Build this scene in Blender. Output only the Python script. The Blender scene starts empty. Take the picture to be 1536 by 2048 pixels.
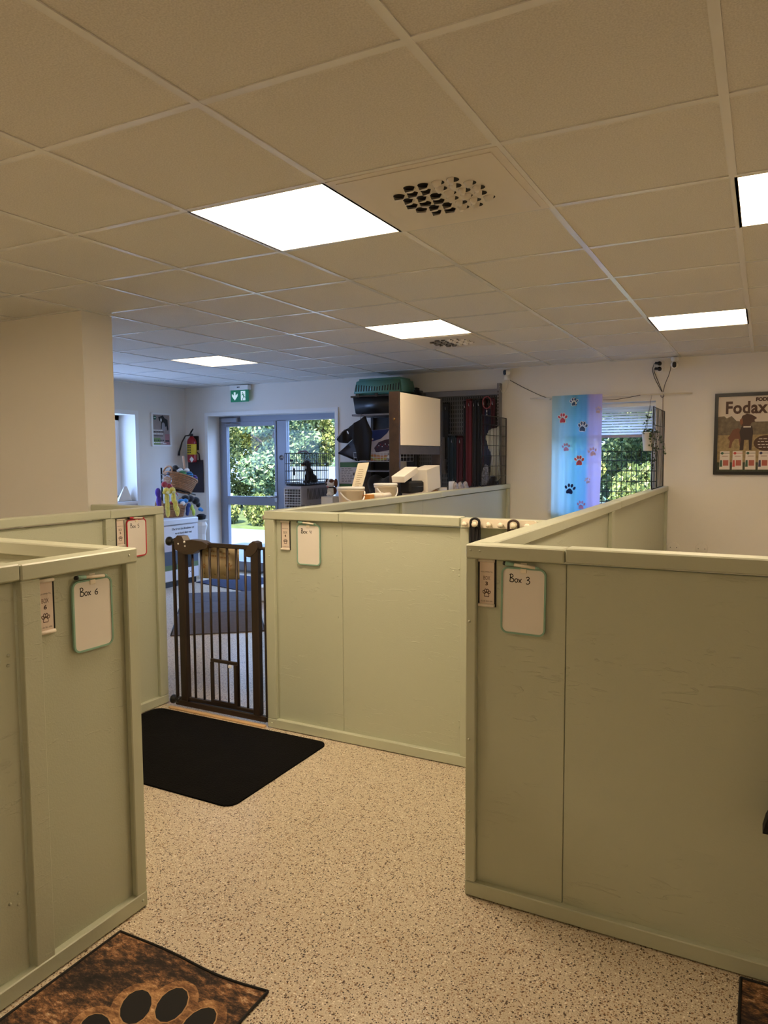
import bpy, bmesh, math, random
from mathutils import Matrix, Vector, noise
random.seed(7)
SC = bpy.context.scene
COL = SC.collection
PI = math.pi

# ------------------------------------------------------------------ camera, sky, sun, exposure
CEIL = 2.4
cd = bpy.data.cameras.new('camera')
cam = bpy.data.objects.new('camera', cd); COL.objects.link(cam)
cd.sensor_fit = 'VERTICAL'; cd.sensor_height = 32.0; cd.sensor_width = 24.0
cd.lens = 1448.55 / 2048 * 32.0
cd.clip_start = 0.05; cd.clip_end = 300
_yaw, _pit, _rol = 0.48263, -0.07556, -0.00539
_f = Vector((-math.sin(_yaw)*math.cos(_pit), math.cos(_yaw)*math.cos(_pit), math.sin(_pit)))
_r0 = Vector((math.cos(_yaw), math.sin(_yaw), 0)); _u0 = _r0.cross(_f)
_r = math.cos(_rol)*_r0 + math.sin(_rol)*_u0; _u = -math.sin(_rol)*_r0 + math.cos(_rol)*_u0
M = Matrix.Identity(4)
for i in range(3):
    M[i][0] = _r[i]; M[i][1] = _u[i]; M[i][2] = -_f[i]
M[0][3], M[1][3], M[2][3] = 1.31813, -1.49633, CEIL - 0.9067
cam.matrix_world = M
SC.camera = cam

w = bpy.data.worlds.new('sky'); SC.world = w; w.use_nodes = True
_bg = w.node_tree.nodes['Background']
_bg.inputs[0].default_value = (0.36, 0.52, 1.0, 1); _bg.inputs[1].default_value = 10.0
sd = bpy.data.lights.new('sun', 'SUN'); sd.energy = 24.0; sd.color = (1, .93, .78); sd.angle = 0.02
so = bpy.data.objects.new('sun', sd); COL.objects.link(so)
so.rotation_euler = (math.radians(50), 0, math.radians(25))

SC.view_settings.view_transform = 'Standard'; SC.view_settings.look = 'None'
SC.view_settings.gamma = 1.0; SC.view_settings.use_curve_mapping = False
SC.view_settings.exposure = 0.08
PANEL_COL, PANEL_W = (1.0, 0.77, 0.53), 21.0
PANEL_LEVEL = {(-1, 1): 1.6, (-2, 5): .8, (1, 6): .7, (-6, 6): .22, (2, 2): 1.3, (-4, -2): 1.75, (1, -5): .35}   # relative output of each lamp, the last two added out of view
SC.cycles.max_bounces = 10; SC.cycles.diffuse_bounces = 6; SC.cycles.transparent_max_bounces = 16
SC.cycles.caustics_reflective = False; SC.cycles.caustics_refractive = False
SC.cycles.sample_clamp_indirect = 6

# ------------------------------------------------------------------ materials
def lin(c):
    return tuple(((x/255)/12.92 if x/255 <= .04045 else ((x/255+.055)/1.055)**2.4) for x in c)
_M = {}
def mat(name, rgb, rough=.6, metal=0., bump=None, vary=None, spec=.5, emit=None, estr=1., trans=None, sheen=0):
    """procedural principled material; bump=(scale,strength[,detail]); vary=(scale,amount)"""
    if name in _M: return _M[name]
    m = bpy.data.materials.new(name); m.use_nodes = True
    nt = m.node_tree; b = nt.nodes['Principled BSDF']; c = lin(rgb)
    b.inputs['Base Color'].default_value = (*c, 1); b.inputs['Roughness'].default_value = rough
    b.inputs['Metallic'].default_value = metal; b.inputs['Specular IOR Level'].default_value = spec
    if sheen: b.inputs['Sheen Weight'].default_value = sheen
    tc = nt.nodes.new('ShaderNodeTexCoord')
    if vary:
        n = nt.nodes.new('ShaderNodeTexNoise'); n.inputs['Scale'].default_value = vary[0]; n.inputs['Detail'].default_value = 4
        nt.links.new(tc.outputs['Object'], n.inputs['Vector'])
        r = nt.nodes.new('ShaderNodeValToRGB'); a = vary[1]
        r.color_ramp.elements[0].position = .3; r.color_ramp.elements[1].position = .7
        r.color_ramp.elements[0].color = (*[x*(1-a) for x in c], 1); r.color_ramp.elements[1].color = (*[min(1, x*(1+a)) for x in c], 1)
        nt.links.new(n.outputs[0], r.inputs[0]); nt.links.new(r.outputs[0], b.inputs['Base Color'])
    if bump:
        n = nt.nodes.new('ShaderNodeTexNoise'); n.inputs['Scale'].default_value = bump[0]; n.inputs['Detail'].default_value = 3
        nt.links.new(tc.outputs['Object'], n.inputs['Vector'])
        bp = nt.nodes.new('ShaderNodeBump'); bp.inputs['Strength'].default_value = bump[1]; bp.inputs['Distance'].default_value = .004
        nt.links.new(n.outputs[0], bp.inputs['Height']); nt.links.new(bp.outputs[0], b.inputs['Normal'])
    if emit:
        b.inputs['Emission Color'].default_value = (*emit, 1); b.inputs['Emission Strength'].default_value = estr
    if trans is not None:      # thin translucent cloth
        t = nt.nodes.new('ShaderNodeBsdfTranslucent'); mx = nt.nodes.new('ShaderNodeMixShader'); mx.inputs[0].default_value = trans
        src = b.inputs['Base Color'].links[0].from_socket if b.inputs['Base Color'].links else None
        if src: nt.links.new(src, t.inputs[0])
        else: t.inputs[0].default_value = (*c, 1)
        nt.links.new(b.outputs[0], mx.inputs[1]); nt.links.new(t.outputs[0], mx.inputs[2])
        nt.links.new(mx.outputs[0], nt.nodes['Material Output'].inputs[0])
    _M[name] = m
    return m

def nodes_of(name, rough=.6):
    m = bpy.data.materials.new(name); m.use_nodes = True; _M[name] = m
    nt = m.node_tree; b = nt.nodes['Principled BSDF']; b.inputs['Roughness'].default_value = rough
    tc = nt.nodes.new('ShaderNodeTexCoord')
    return m, nt, b, tc
def ramp(nt, src, stops, interp='LINEAR'):
    r = nt.nodes.new('ShaderNodeValToRGB'); r.color_ramp.interpolation = interp
    e = r.color_ramp.elements
    while len(e) < len(stops): e.new(.5)
    for k, (p, c) in enumerate(stops):
        e[k].position = p; e[k].color = (*lin(c), 1) if len(c) == 3 else c
    if src is not None: nt.links.new(src, r.inputs[0])
    return r

WALL = mat('white_wall_paint', (228, 224, 216), .85, bump=(160, .12), vary=(1.2, .02))
PAINT = mat('sage_green_paint', (184, 188, 165), .42, bump=(70, .12), vary=(3, .025))
TRIMW = mat('white_trim_paint', (232, 232, 230), .4)
WHITE_PL = mat('white_plastic', (235, 234, 230), .35)
CREAM_PL = mat('cream_plastic', (232, 222, 200), .35)
BLACK_PL = mat('black_plastic', (16, 16, 17), .35)
BLACK_CL = mat('black_cloth', (19, 18, 20), .9, bump=(300, .5))
STEEL = mat('bright_steel', (180, 180, 185), .25, 1.)
WIRE_B = mat('black_wire', (18, 18, 20), .45)
WIRE_W = mat('white_wire', (215, 218, 222), .35)
GATE = mat('bronze_brown_metal', (56, 45, 38), .4, .3)
ALU = mat('grey_aluminium_frame', (138, 144, 158), .4, .1)
PAPER = mat('white_paper', (226, 220, 208), .7)
INK = mat('black_ink', (18, 16, 16), .6)
BROWN_INK = mat('brown_ink', (72, 44, 30), .7)

def wood_panel():
    m, nt, b, tc = nodes_of('painted_board', .5)
    mp = nt.nodes.new('ShaderNodeMapping'); mp.inputs['Scale'].default_value = (9, 9, 42)
    nt.links.new(tc.outputs['Object'], mp.inputs[0])
    n1 = nt.nodes.new('ShaderNodeTexNoise'); n1.inputs['Scale'].default_value = 1.0; n1.inputs['Detail'].default_value = 6; n1.inputs['Distortion'].default_value = 1.4
    nt.links.new(mp.outputs[0], n1.inputs['Vector'])
    r1 = ramp(nt, n1.outputs[0], [(.60, (0, 0, 0, 1)), (.66, (1, 1, 1, 1)), (.70, (0, 0, 0, 1))])
    n2 = nt.nodes.new('ShaderNodeTexNoise'); n2.inputs['Scale'].default_value = 3.2; nt.links.new(tc.outputs['Object'], n2.inputs['Vector'])
    r2 = ramp(nt, n2.outputs[0], [(.45, (0, 0, 0, 1)), (.62, (1, 1, 1, 1))])
    mu = nt.nodes.new('ShaderNodeMath'); mu.operation = 'MULTIPLY'
    nt.links.new(r1.outputs[0], mu.inputs[0]); nt.links.new(r2.outputs[0], mu.inputs[1])
    n3 = nt.nodes.new('ShaderNodeTexNoise'); n3.inputs['Scale'].default_value = 170; nt.links.new(tc.outputs['Object'], n3.inputs['Vector'])
    ad = nt.nodes.new('ShaderNodeMath'); ad.operation = 'MULTIPLY_ADD'; ad.inputs[1].default_value = .35
    nt.links.new(n3.outputs[0], ad.inputs[0]); nt.links.new(mu.outputs[0], ad.inputs[2])
    bp = nt.nodes.new('ShaderNodeBump'); bp.inputs['Strength'].default_value = .6; bp.inputs['Distance'].default_value = .0025
    nt.links.new(ad.outputs[0], bp.inputs['Height']); nt.links.new(bp.outputs[0], b.inputs['Normal'])
    b.inputs['Base Color'].default_value = (*lin((184, 188, 165)), 1)
    return m
BOARD = wood_panel()

def floor_mat():
    m, nt, b, tc = nodes_of('speckled_vinyl', .3)
    def speck(scale, thr, seed):
        v = nt.nodes.new('ShaderNodeTexVoronoi'); v.inputs['Scale'].default_value = scale
        mp = nt.nodes.new('ShaderNodeMapping'); mp.inputs['Location'].default_value = (seed, seed*.7, 0)
        nt.links.new(tc.outputs['Object'], mp.inputs[0]); nt.links.new(mp.outputs[0], v.inputs['Vector'])
        sp = nt.nodes.new('ShaderNodeSeparateColor'); nt.links.new(v.outputs['Color'], sp.inputs[0])
        lt = nt.nodes.new('ShaderNodeMath'); lt.operation = 'MULTIPLY'; lt.inputs[1].default_value = thr
        nt.links.new(sp.outputs[0], lt.inputs[0])
        c = nt.nodes.new('ShaderNodeMath'); c.operation = 'LESS_THAN'
        nt.links.new(v.outputs['Distance'], c.inputs[0]); nt.links.new(lt.outputs[0], c.inputs[1])
        g = nt.nodes.new('ShaderNodeMath'); g.operation = 'GREATER_THAN'; g.inputs[1].default_value = .38
        nt.links.new(sp.outputs[1], g.inputs[0])
        x = nt.nodes.new('ShaderNodeMath'); x.operation = 'MULTIPLY'
        nt.links.new(c.outputs[0], x.inputs[0]); nt.links.new(g.outputs[0], x.inputs[1])
        return x.outputs[0]
    n = nt.nodes.new('ShaderNodeTexNoise'); n.inputs['Scale'].default_value = 260; nt.links.new(tc.outputs['Object'], n.inputs['Vector'])
    base = ramp(nt, n.outputs[0], [(.35, (188, 172, 146)), (.5, (206, 192, 168)), (.68, (222, 210, 190))]).outputs[0]
    cur = base
    for scale, thr, seed, colr in ((130, .46, 1.3, (150, 116, 80)), (105, .42, 5.1, (84, 62, 44)), (150, .40, 9.7, (44, 34, 28)), (120, .42, 3.9, (238, 228, 210)), (170, .42, 7.3, (128, 98, 70))):
        mx = nt.nodes.new('ShaderNodeMix'); mx.data_type = 'RGBA'
        nt.links.new(speck(scale, thr, seed), mx.inputs[0]); nt.links.new(cur, mx.inputs[6]); mx.inputs[7].default_value = (*lin(colr), 1)
        cur = mx.outputs[2]
    nt.links.new(cur, b.inputs['Base Color'])
    return m
FLOOR = floor_mat()

def tile_mat():
    m, nt, b, tc = nodes_of('mineral_ceiling_tile', .9)
    n = nt.nodes.new('ShaderNodeTexNoise'); n.inputs['Scale'].default_value = 220; n.inputs['Detail'].default_value = 2
    nt.links.new(tc.outputs['Object'], n.inputs['Vector'])
    r = ramp(nt, n.outputs[0], [(.3, (200, 197, 190)), (.7, (222, 219, 212))]); nt.links.new(r.outputs[0], b.inputs['Base Color'])
    bp = nt.nodes.new('ShaderNodeBump'); bp.inputs['Strength'].default_value = .25; bp.inputs['Distance'].default_value = .001
    nt.links.new(n.outputs[0], bp.inputs['Height']); nt.links.new(bp.outputs[0], b.inputs['Normal'])
    return m
TILE = tile_mat()

def glass_mat():
    m = bpy.data.materials.new('window_glass'); m.use_nodes = True; nt = m.node_tree; nt.nodes.clear()
    o = nt.nodes.new('ShaderNodeOutputMaterial'); t = nt.nodes.new('ShaderNodeBsdfTransparent'); g = nt.nodes.new('ShaderNodeBsdfGlossy')
    t.inputs[0].default_value = (.93, .97, .96, 1); g.inputs['Roughness'].default_value = .02
    lw = nt.nodes.new('ShaderNodeLayerWeight'); lw.inputs[0].default_value = .5
    pw = nt.nodes.new('ShaderNodeMath'); pw.operation = 'POWER'; pw.inputs[1].default_value = 5; nt.links.new(lw.outputs['Facing'], pw.inputs[0])
    fr = nt.nodes.new('ShaderNodeMath'); fr.operation = 'MULTIPLY_ADD'; fr.inputs[1].default_value = .7; fr.inputs[2].default_value = .012; nt.links.new(pw.outputs[0], fr.inputs[0])
    mx = nt.nodes.new('ShaderNodeMixShader')
    nt.links.new(fr.outputs[0], mx.inputs[0]); nt.links.new(t.outputs[0], mx.inputs[1]); nt.links.new(g.outputs[0], mx.inputs[2]); nt.links.new(mx.outputs[0], o.inputs[0])
    return m
GLASS = glass_mat()

def leaf_mat(name, stops):
    m, nt, b, tc = nodes_of(name, .55)
    g = nt.nodes.new('ShaderNodeNewGeometry')
    r = ramp(nt, g.outputs['Random Per Island'], stops); nt.links.new(r.outputs[0], b.inputs['Base Color'])
    t = nt.nodes.new('ShaderNodeBsdfTranslucent'); mx = nt.nodes.new('ShaderNodeMixShader'); mx.inputs[0].default_value = .3
    nt.links.new(r.outputs[0], t.inputs[0]); nt.links.new(b.outputs[0], mx.inputs[1]); nt.links.new(t.outputs[0], mx.inputs[2])
    nt.links.new(mx.outputs[0], nt.nodes['Material Output'].inputs[0])
    return m

# ------------------------------------------------------------------ mesh builder
class MB:
    def __init__(s): s.v = []; s.f = []; s.mi = []; s.sm = []
    def add(s, vs, fs, mi=0, T=None, smooth=False):
        o = len(s.v)
        s.v += [tuple(T @ Vector(p)) if T is not None else tuple(p) for p in vs]
        for q in fs: s.f.append(tuple(i+o for i in q)); s.mi.append(mi); s.sm.append(smooth)
        return s
    def box(s, x0, x1, y0, y1, z0, z1, mi=0, T=None, c=0.):
        x0, x1 = min(x0, x1), max(x0, x1); y0, y1 = min(y0, y1), max(y0, y1); z0, z1 = min(z0, z1), max(z0, z1)
        if c <= 0:
            return s.add([(x0,y0,z0),(x1,y0,z0),(x1,y1,z0),(x0,y1,z0),(x0,y0,z1),(x1,y0,z1),(x1,y1,z1),(x0,y1,z1)],
                         [(0,3,2,1),(4,5,6,7),(0,1,5,4),(1,2,6,5),(2,3,7,6),(3,0,4,7)], mi, T)
        c = min(c, (x1-x0)*.45, (y1-y0)*.45, (z1-z0)*.45)
        bm = bmesh.new(); bmesh.ops.create_cube(bm, size=1)
        for v in bm.verts: v.co = ((x0+x1)/2+v.co.x*(x1-x0), (y0+y1)/2+v.co.y*(y1-y0), (z0+z1)/2+v.co.z*(z1-z0))
        bmesh.ops.bevel(bm, geom=bm.edges[:], offset=c, segments=1, affect='EDGES')
        s.bm(bm, mi, T); bm.free(); return s
    def bm(s, bm, mi=0, T=None, smooth=False):
        bm.verts.index_update()
        return s.add([v.co[:] for v in bm.verts], [tuple(v.index for v in f.verts) for f in bm.faces], mi, T, smooth)
    def tube(s, pts, r, n=6, mi=0, T=None, cap=True, smooth=True):
        pts = [Vector(p) for p in pts]; rs = r if isinstance(r, (list, tuple)) else [r]*len(pts)
        vs, fs = [], []; up = None
        for i, p in enumerate(pts):
            d = (pts[min(i+1, len(pts)-1)] - pts[max(i-1, 0)]).normalized()
            if up is None:
                up = Vector((0, 0, 1)) if abs(d.z) < .9 else Vector((1, 0, 0))
            a = d.cross(up)
            if a.length < 1e-5: a = d.orthogonal()
            a.normalize(); b = a.cross(d).normalized(); up = b
            for k in range(n):
                t = 2*PI*k/n; vs.append(p + a*math.cos(t)*rs[i] + b*math.sin(t)*rs[i])
        for i in range(len(pts)-1):
            for k in range(n):
                fs.append((i*n+k, i*n+(k+1) % n, (i+1)*n+(k+1) % n, (i+1)*n+k))
        if cap: fs += [tuple(range(n-1, -1, -1)), tuple(range((len(pts)-1)*n, len(pts)*n))]
        return s.add(vs, fs, mi, T, smooth)
    def lathe(s, prof, n=20, mi=0, T=None, smooth=True):
        vs, fs = [], []
        for r, z in prof:
            for k in range(n): t = 2*PI*k/n; vs.append((r*math.cos(t), r*math.sin(t), z))
        for i in range(len(prof)-1):
            for k in range(n): fs.append((i*n+k, i*n+(k+1) % n, (i+1)*n+(k+1) % n, (i+1)*n+k))
        if prof[0][0] > 1e-5: fs.append(tuple(range(n-1, -1, -1)))
        if prof[-1][0] > 1e-5: fs.append(tuple(range((len(prof)-1)*n, len(prof)*n)))
        return s.add(vs, fs, mi, T, smooth)
    def ball(s, c, r, mi=0, T=None, sub=2):
        r = r if isinstance(r, (tuple, list)) else (r, r, r)
        bm = bmesh.new(); bmesh.ops.create_icosphere(bm, subdivisions=sub, radius=1)
        for v in bm.verts: v.co = (c[0]+v.co.x*r[0], c[1]+v.co.y*r[1], c[2]+v.co.z*r[2])
        s.bm(bm, mi, T, True); bm.free(); return s
    def poly(s, pts, T, off=0., mi=0):
        return s.add([(p[0], p[1], off) for p in pts], [tuple(range(len(pts)))], mi, T)
    def prism(s, pts, T, d0, d1, mi=0):
        n = len(pts)
        return s.add([(p[0], p[1], d0) for p in pts]+[(p[0], p[1], d1) for p in pts],
                     [tuple(range(n-1, -1, -1)), tuple(range(n, 2*n))]+[(i, (i+1) % n, n+(i+1) % n, n+i) for i in range(n)], mi, T)
    def disc(s, c, r, T, off=0., mi=0, n=18, rot=0):
        r = r if isinstance(r, (tuple, list)) else (r, r)
        pts = []
        for k in range(n):
            t = 2*PI*k/n; x, y = r[0]*math.cos(t), r[1]*math.sin(t)
            pts.append((c[0]+x*math.cos(rot)-y*math.sin(rot), c[1]+x*math.sin(rot)+y*math.cos(rot)))
        return s.poly(pts, T, off, mi)
    def rect(s, x0, x1, y0, y1, T, off=0., mi=0):
        return s.poly([(x0, y0), (x1, y0), (x1, y1), (x0, y1)], T, off, mi)
    def stroke(s, pts, wd, T, off=0., mi=0):
        """flat ribbon along a 2D polyline"""
        P = [Vector((p[0], p[1])) for p in pts]; L = []; R = []
        for i, p in enumerate(P):
            d = P[min(i+1, len(P)-1)]-P[max(i-1, 0)]; d = d.normalized() if d.length else Vector((1, 0))
            nrm = Vector((-d.y, d.x))*wd/2; L.append(p+nrm); R.append(p-nrm)
        n = len(P)
        return s.add([(q.x, q.y, off) for q in L]+[(q.x, q.y, off) for q in R], [(n+i, n+i+1, i+1, i) for i in range(n-1)], mi, T)
    def text(s, body, size, T, off=0., mi=0, bold=0., align='CENTER', sx=1., shear=0., sp=1.):
        cu = bpy.data.curves.new('t', 'FONT'); cu.body = body; cu.size = size; cu.align_x = align; cu.align_y = 'CENTER'
        cu.offset = bold; cu.space_character = sp; cu.shear = shear; cu.resolution_u = 3
        o = bpy.data.objects.new('t', cu); COL.objects.link(o)
        dg = bpy.context.evaluated_depsgraph_get(); dg.update()
        me = bpy.data.meshes.new_from_object(o.evaluated_get(dg))
        s.add([(v.co.x*sx, v.co.y, off) for v in me.vertices], [tuple(p.vertices) for p in me.polygons], mi, T)
        bpy.data.objects.remove(o); bpy.data.curves.remove(cu); bpy.data.meshes.remove(me)
        return s
    def build(s, name, mats, parent=None, local=False, smooth=None):
        me = bpy.data.meshes.new(name)
        vs = s.v
        if parent is not None and not local:
            Ti = TM[parent.name].inverted(); vs = [Ti @ Vector(p) for p in vs]
        me.from_pydata(vs, [], s.f); me.update()
        for m in (mats if isinstance(mats, (list, tuple)) else [mats]): me.materials.append(m)
        me.polygons.foreach_set('material_index', s.mi); me.polygons.foreach_set('use_smooth', s.sm)
        o = bpy.data.objects.new(name, me); COL.objects.link(o)
        if parent is not None: o.parent = parent; TM[o.name] = TM[parent.name]
        else: TM[o.name] = Matrix.Identity(4)
        return o
TM = {}
def tag(o, label=None, cat=None, group=None, kind=None):
    for k, v in (('label', label), ('category', cat), ('group', group), ('kind', kind)):
        if v: o[k] = v
    return o
def thing(name, label, cat, loc=(0, 0, 0), rz=0., group=None):
    o = bpy.data.objects.new(name, None); COL.objects.link(o); o.empty_display_size = .05
    o.location = loc; o.rotation_euler = (0, 0, rz)
    TM[o.name] = Matrix.Translation(loc) @ Matrix.Rotation(rz, 4, 'Z')
    return tag(o, label, cat, group)
def struct(o, label=None): return tag(o, label, None, None, 'structure')
def dup(root, loc, rz=0., label=None, group=None):
    r = root.copy(); COL.objects.link(r); r.location = loc; r.rotation_euler = (0, 0, rz)
    if label: r['label'] = label
    if group: r['group'] = group
    for ch in list(root.children):
        c = ch.copy(); COL.objects.link(c); c.parent = r
        for g in ch.children:
            d = g.copy(); COL.objects.link(d); d.parent = c
    return r
def PM(org, ux, uy):
    ux = Vector(ux).normalized(); uy = Vector(uy).normalized(); n = ux.cross(uy); m = Matrix.Identity(4)
    for i in range(3): m[i][0] = ux[i]; m[i][1] = uy[i]; m[i][2] = n[i]; m[i][3] = org[i]
    return m
def FY(x, y, z): return PM((x, y, z), (1, 0, 0), (0, 0, 1))      # a plane facing the camera side (-y)
def FX(x, y, z): return PM((x, y, z), (0, 1, 0), (0, 0, 1))      # a plane facing +x
def FZ(x, y, z, a=0): return PM((x, y, z), (math.cos(a), math.sin(a), 0), (-math.sin(a), math.cos(a), 0))
def rrect(x0, x1, y0, y1, r, n=5):
    pts = []
    for cx, cy, a in ((x1-r, y0+r, -PI/2), (x1-r, y1-r, 0), (x0+r, y1-r, PI/2), (x0+r, y0+r, PI)):
        for k in range(n+1): t = a+PI/2*k/n; pts.append((cx+r*math.cos(t), cy+r*math.sin(t)))
    return pts
def fuse(mb, voxel, smooth=2):
    """turn overlapping lumps into one continuous skin"""
    me = bpy.data.meshes.new('f'); me.from_pydata(mb.v, [], mb.f)
    o = bpy.data.objects.new('f', me); COL.objects.link(o)
    r = o.modifiers.new('r', 'REMESH'); r.mode = 'VOXEL'; r.voxel_size = voxel
    q = o.modifiers.new('s', 'SMOOTH'); q.iterations = smooth; q.factor = .6
    dg = bpy.context.evaluated_depsgraph_get(); dg.update()
    m2 = bpy.data.meshes.new_from_object(o.evaluated_get(dg))
    out = MB(); out.add([v.co[:] for v in m2.vertices], [tuple(p.vertices) for p in m2.polygons], 0, None, True)
    bpy.data.objects.remove(o); bpy.data.meshes.remove(me); bpy.data.meshes.remove(m2)
    return out
PAW = [((-.36, .20), (.105, .16), .45), ((-.13, .40), (.11, .17), .12), ((.13, .40), (.11, .17), -.12), ((.36, .20), (.105, .16), -.45)]
PAWPAD = [(-.30, -.24), (-.26, -.06), (-.10, .10), (0, .14), (.10, .10), (.26, -.06), (.30, -.24), (.22, -.36), (.08, -.33), (0, -.32), (-.08, -.33), (-.22, -.36)]
def paw(mb, c, size, T, off, mi=0, rot=0., grow=0.):
    R = Matrix.Rotation(rot, 2)
    for (p, r, a) in PAW:
        q = R @ Vector(p)*size; off += .00006
        mb.disc((c[0]+q.x, c[1]+q.y), (r[0]*size+grow, r[1]*size+grow), T, off, mi, 14, a+rot)
    pts = []
    for p in PAWPAD:
        v = Vector(p); v = v*(1+grow/(v.length*size+1e-6)) if grow else v
        v = R @ v*size; pts.append((c[0]+v.x, c[1]+v.y))
    mb.poly(pts, T, off+.00006, mi)

# ================================================================== THE ROOM
XL, XR, YB, YN = -5.433, 3.4, 5.78, -3.3
DX0, DX1, DZ1 = -5.05, -3.13, 2.03       # door opening in the back wall
WX0, WX1, WZ0, WZ1 = -0.575, 0.40, 0.95, 2.01
LY0, LY1, LZ0, LZ1 = 2.5, 4.905, 0.98, 2.02  # left window opening, its unseen part widened to let in more daylight
WT = .36                                  # outer wall thickness

struct(MB().box(XL-.5, XR+.3, YN-.3, YB+.5, -.12, 0).build('floor', FLOOR), 'beige speckled vinyl floor')
b = MB()
for x0, x1, z0, z1 in ((XL-WT, DX0, 0, 2.75), (DX0, DX1, DZ1, 2.75), (DX1, WX0, 0, 2.75), (WX0, WX1, 0, WZ0), (WX0, WX1, WZ1, 2.75), (WX1, XR+.2, 0, 2.75)):
    b.box(x0, x1, YB, YB+WT, z0, z1)
wall_back = struct(b.build('wall_back', WALL))
b = MB()
for y0, y1, z0, z1 in ((1.885, LY0, 0, 2.75), (LY0, LY1, 0, LZ0), (LY0, LY1, LZ1, 2.75), (LY1, YB, 0, 2.75)):
    b.box(XL-WT, XL, y0, y1, z0, z1)
wall_left = struct(b.build('wall_left', WALL))
struct(MB().box(XL-WT, -2.42, 1.652, 1.885, 0, 2.75).build('wall_middle', WALL), 'cream end of a dividing wall behind the green stalls')
struct(MB().box(-3.7, -3.5, YN, 1.652, 0, 2.75).build('wall_near_left', WALL))
struct(MB().box(XR, XR+.2, YN, YB, 0, 2.75).build('wall_right', WALL))
struct(MB().box(-3.7, XR+.2, YN-.2, YN, 0, 2.75).build('wall_near', WALL))

# ceiling: slab, lay-in tiles, grid runners -------------------------------
ceil = struct(MB().box(XL-.6, XR+.3, YN-.3, YB+.6, 2.56, 2.75).build('ceiling', WALL), 'suspended ceiling of white tiles in a metal grid')
RUN = mat('white_grid_runner', (226, 226, 224), .25, spec=.6)
LIGHT_CELLS = [(-1, 1), (-2, 5), (1, 6), (-9 + 3, 6), (2, 2)]
ADDED_LIGHTS = [(-4, -2), (1, -5)]  # out-of-view panels added to brighten the near stalls and dividing wall
VENT_CELLS = [(0, 1), (-2, 6)]
G = .6
tile_me = None
for i in range(-10, 6):
    for j in range(-6, 10):
        if (i, j) in LIGHT_CELLS + ADDED_LIGHTS + VENT_CELLS: continue
        x0, x1, y0, y1 = i*G+.003, i*G+G-.003, j*G+.003, j*G+G-.003
        x0 = max(x0, XL+.003); x1 = min(x1, XR-.003); y0 = max(y0, YN+.003); y1 = min(y1, YB-.003)
        if x1-x0 < .05 or y1-y0 < .05: continue
        if x1 < -3.5 and y1 < 1.66: continue
        full = x1-x0 > .59 and y1-y0 > .59
        if full and tile_me:
            o = bpy.data.objects.new('ceiling_tile', tile_me); COL.objects.link(o); o.parent = ceil; o.location = (i*G+.3, j*G+.3, 0)
        else:
            cx, cy = (i*G+.3, j*G+.3)
            o = MB().box(x0-cx, x1-cx, y0-cy, y1-cy, CEIL+.004, CEIL+.022).build('ceiling_tile', TILE, ceil, local=True)
            o.location = (cx, cy, 0)
            if full: tile_me = o.data
for i in range(-9, 6):
    y0 = 1.885 if i*G < -3.5 else YN
    MB().box(i*G-.012, i*G+.012, y0, YB, CEIL, CEIL+.0035).box(i*G-.002, i*G+.002, y0, YB, CEIL+.0035, CEIL+.04).build('grid_runner', RUN, ceil)
for j in range(-5, 10):
    x0 = XL if j*G > 1.8 else -3.5
    MB().box(x0, XR, j*G-.012, j*G+.012, CEIL+.0006, CEIL+.0038).box(x0, XR, j*G-.002, j*G+.002, CEIL+.0038, CEIL+.04).build('grid_runner', RUN, ceil)
b = MB()   # wall angle
b.box(XL, XR, YB-.022, YB, CEIL-.001, CEIL+.003); b.box(XL, XL+.022, 1.885, YB, CEIL-.001, CEIL+.003)
b.box(-3.5, -2.42, 1.63, 1.652, CEIL-.001, CEIL+.003); b.box(-2.42, -2.398, 1.652, 1.885, CEIL-.001, CEIL+.003); b.box(XL, -2.42, 1.885, 1.907, CEIL-.001, CEIL+.003)
b.build('wall_angle', RUN, ceil)

# recessed light panels ----------------------------------------------------
FRAME = mat('panel_frame', (215, 210, 200), .4)
lab = {(-1, 1): 'large glowing square ceiling light panel nearest the camera, beside the air vent',
       (-2, 5): 'glowing square ceiling light panel above the shop counter, beside the far air vent',
       (1, 6): 'glowing ceiling light panel near the back wall above the patterned curtain and camera',
       (-6, 6): 'smallest, farthest glowing ceiling light panel near the glass entrance door',
       (2, 2): 'glowing ceiling light panel cut off by the right edge of the photo'}
def panel(i, j, label):
    t = thing('ceiling_light', label, 'ceiling light', (i*G+.3, j*G+.3, CEIL), 0, 'square ceiling light panels')
    b = MB()
    for a in (-1, 1):
        b.box(a*.286, a*.297, -.297, .297, .0, .03); b.box(-.286, .286, a*.286, a*.297, .0, .03)
    b.build('frame', FRAME, t, local=True)
    MB().box(-.286, .286, -.286, .286, .004, .012).build('diffuser', mat('lit_diffuser_%d_%d' % (i, j), (250, 240, 225), .5, emit=PANEL_COL, estr=PANEL_W*PANEL_LEVEL[(i, j)]), t, local=True)
for c in LIGHT_CELLS: panel(*c, lab[c])
for c in ADDED_LIGHTS: panel(*c, 'glowing ceiling light panel %s' % ('left of the camera, above stall six' if c[0] < 0 else 'behind the camera'))

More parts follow.
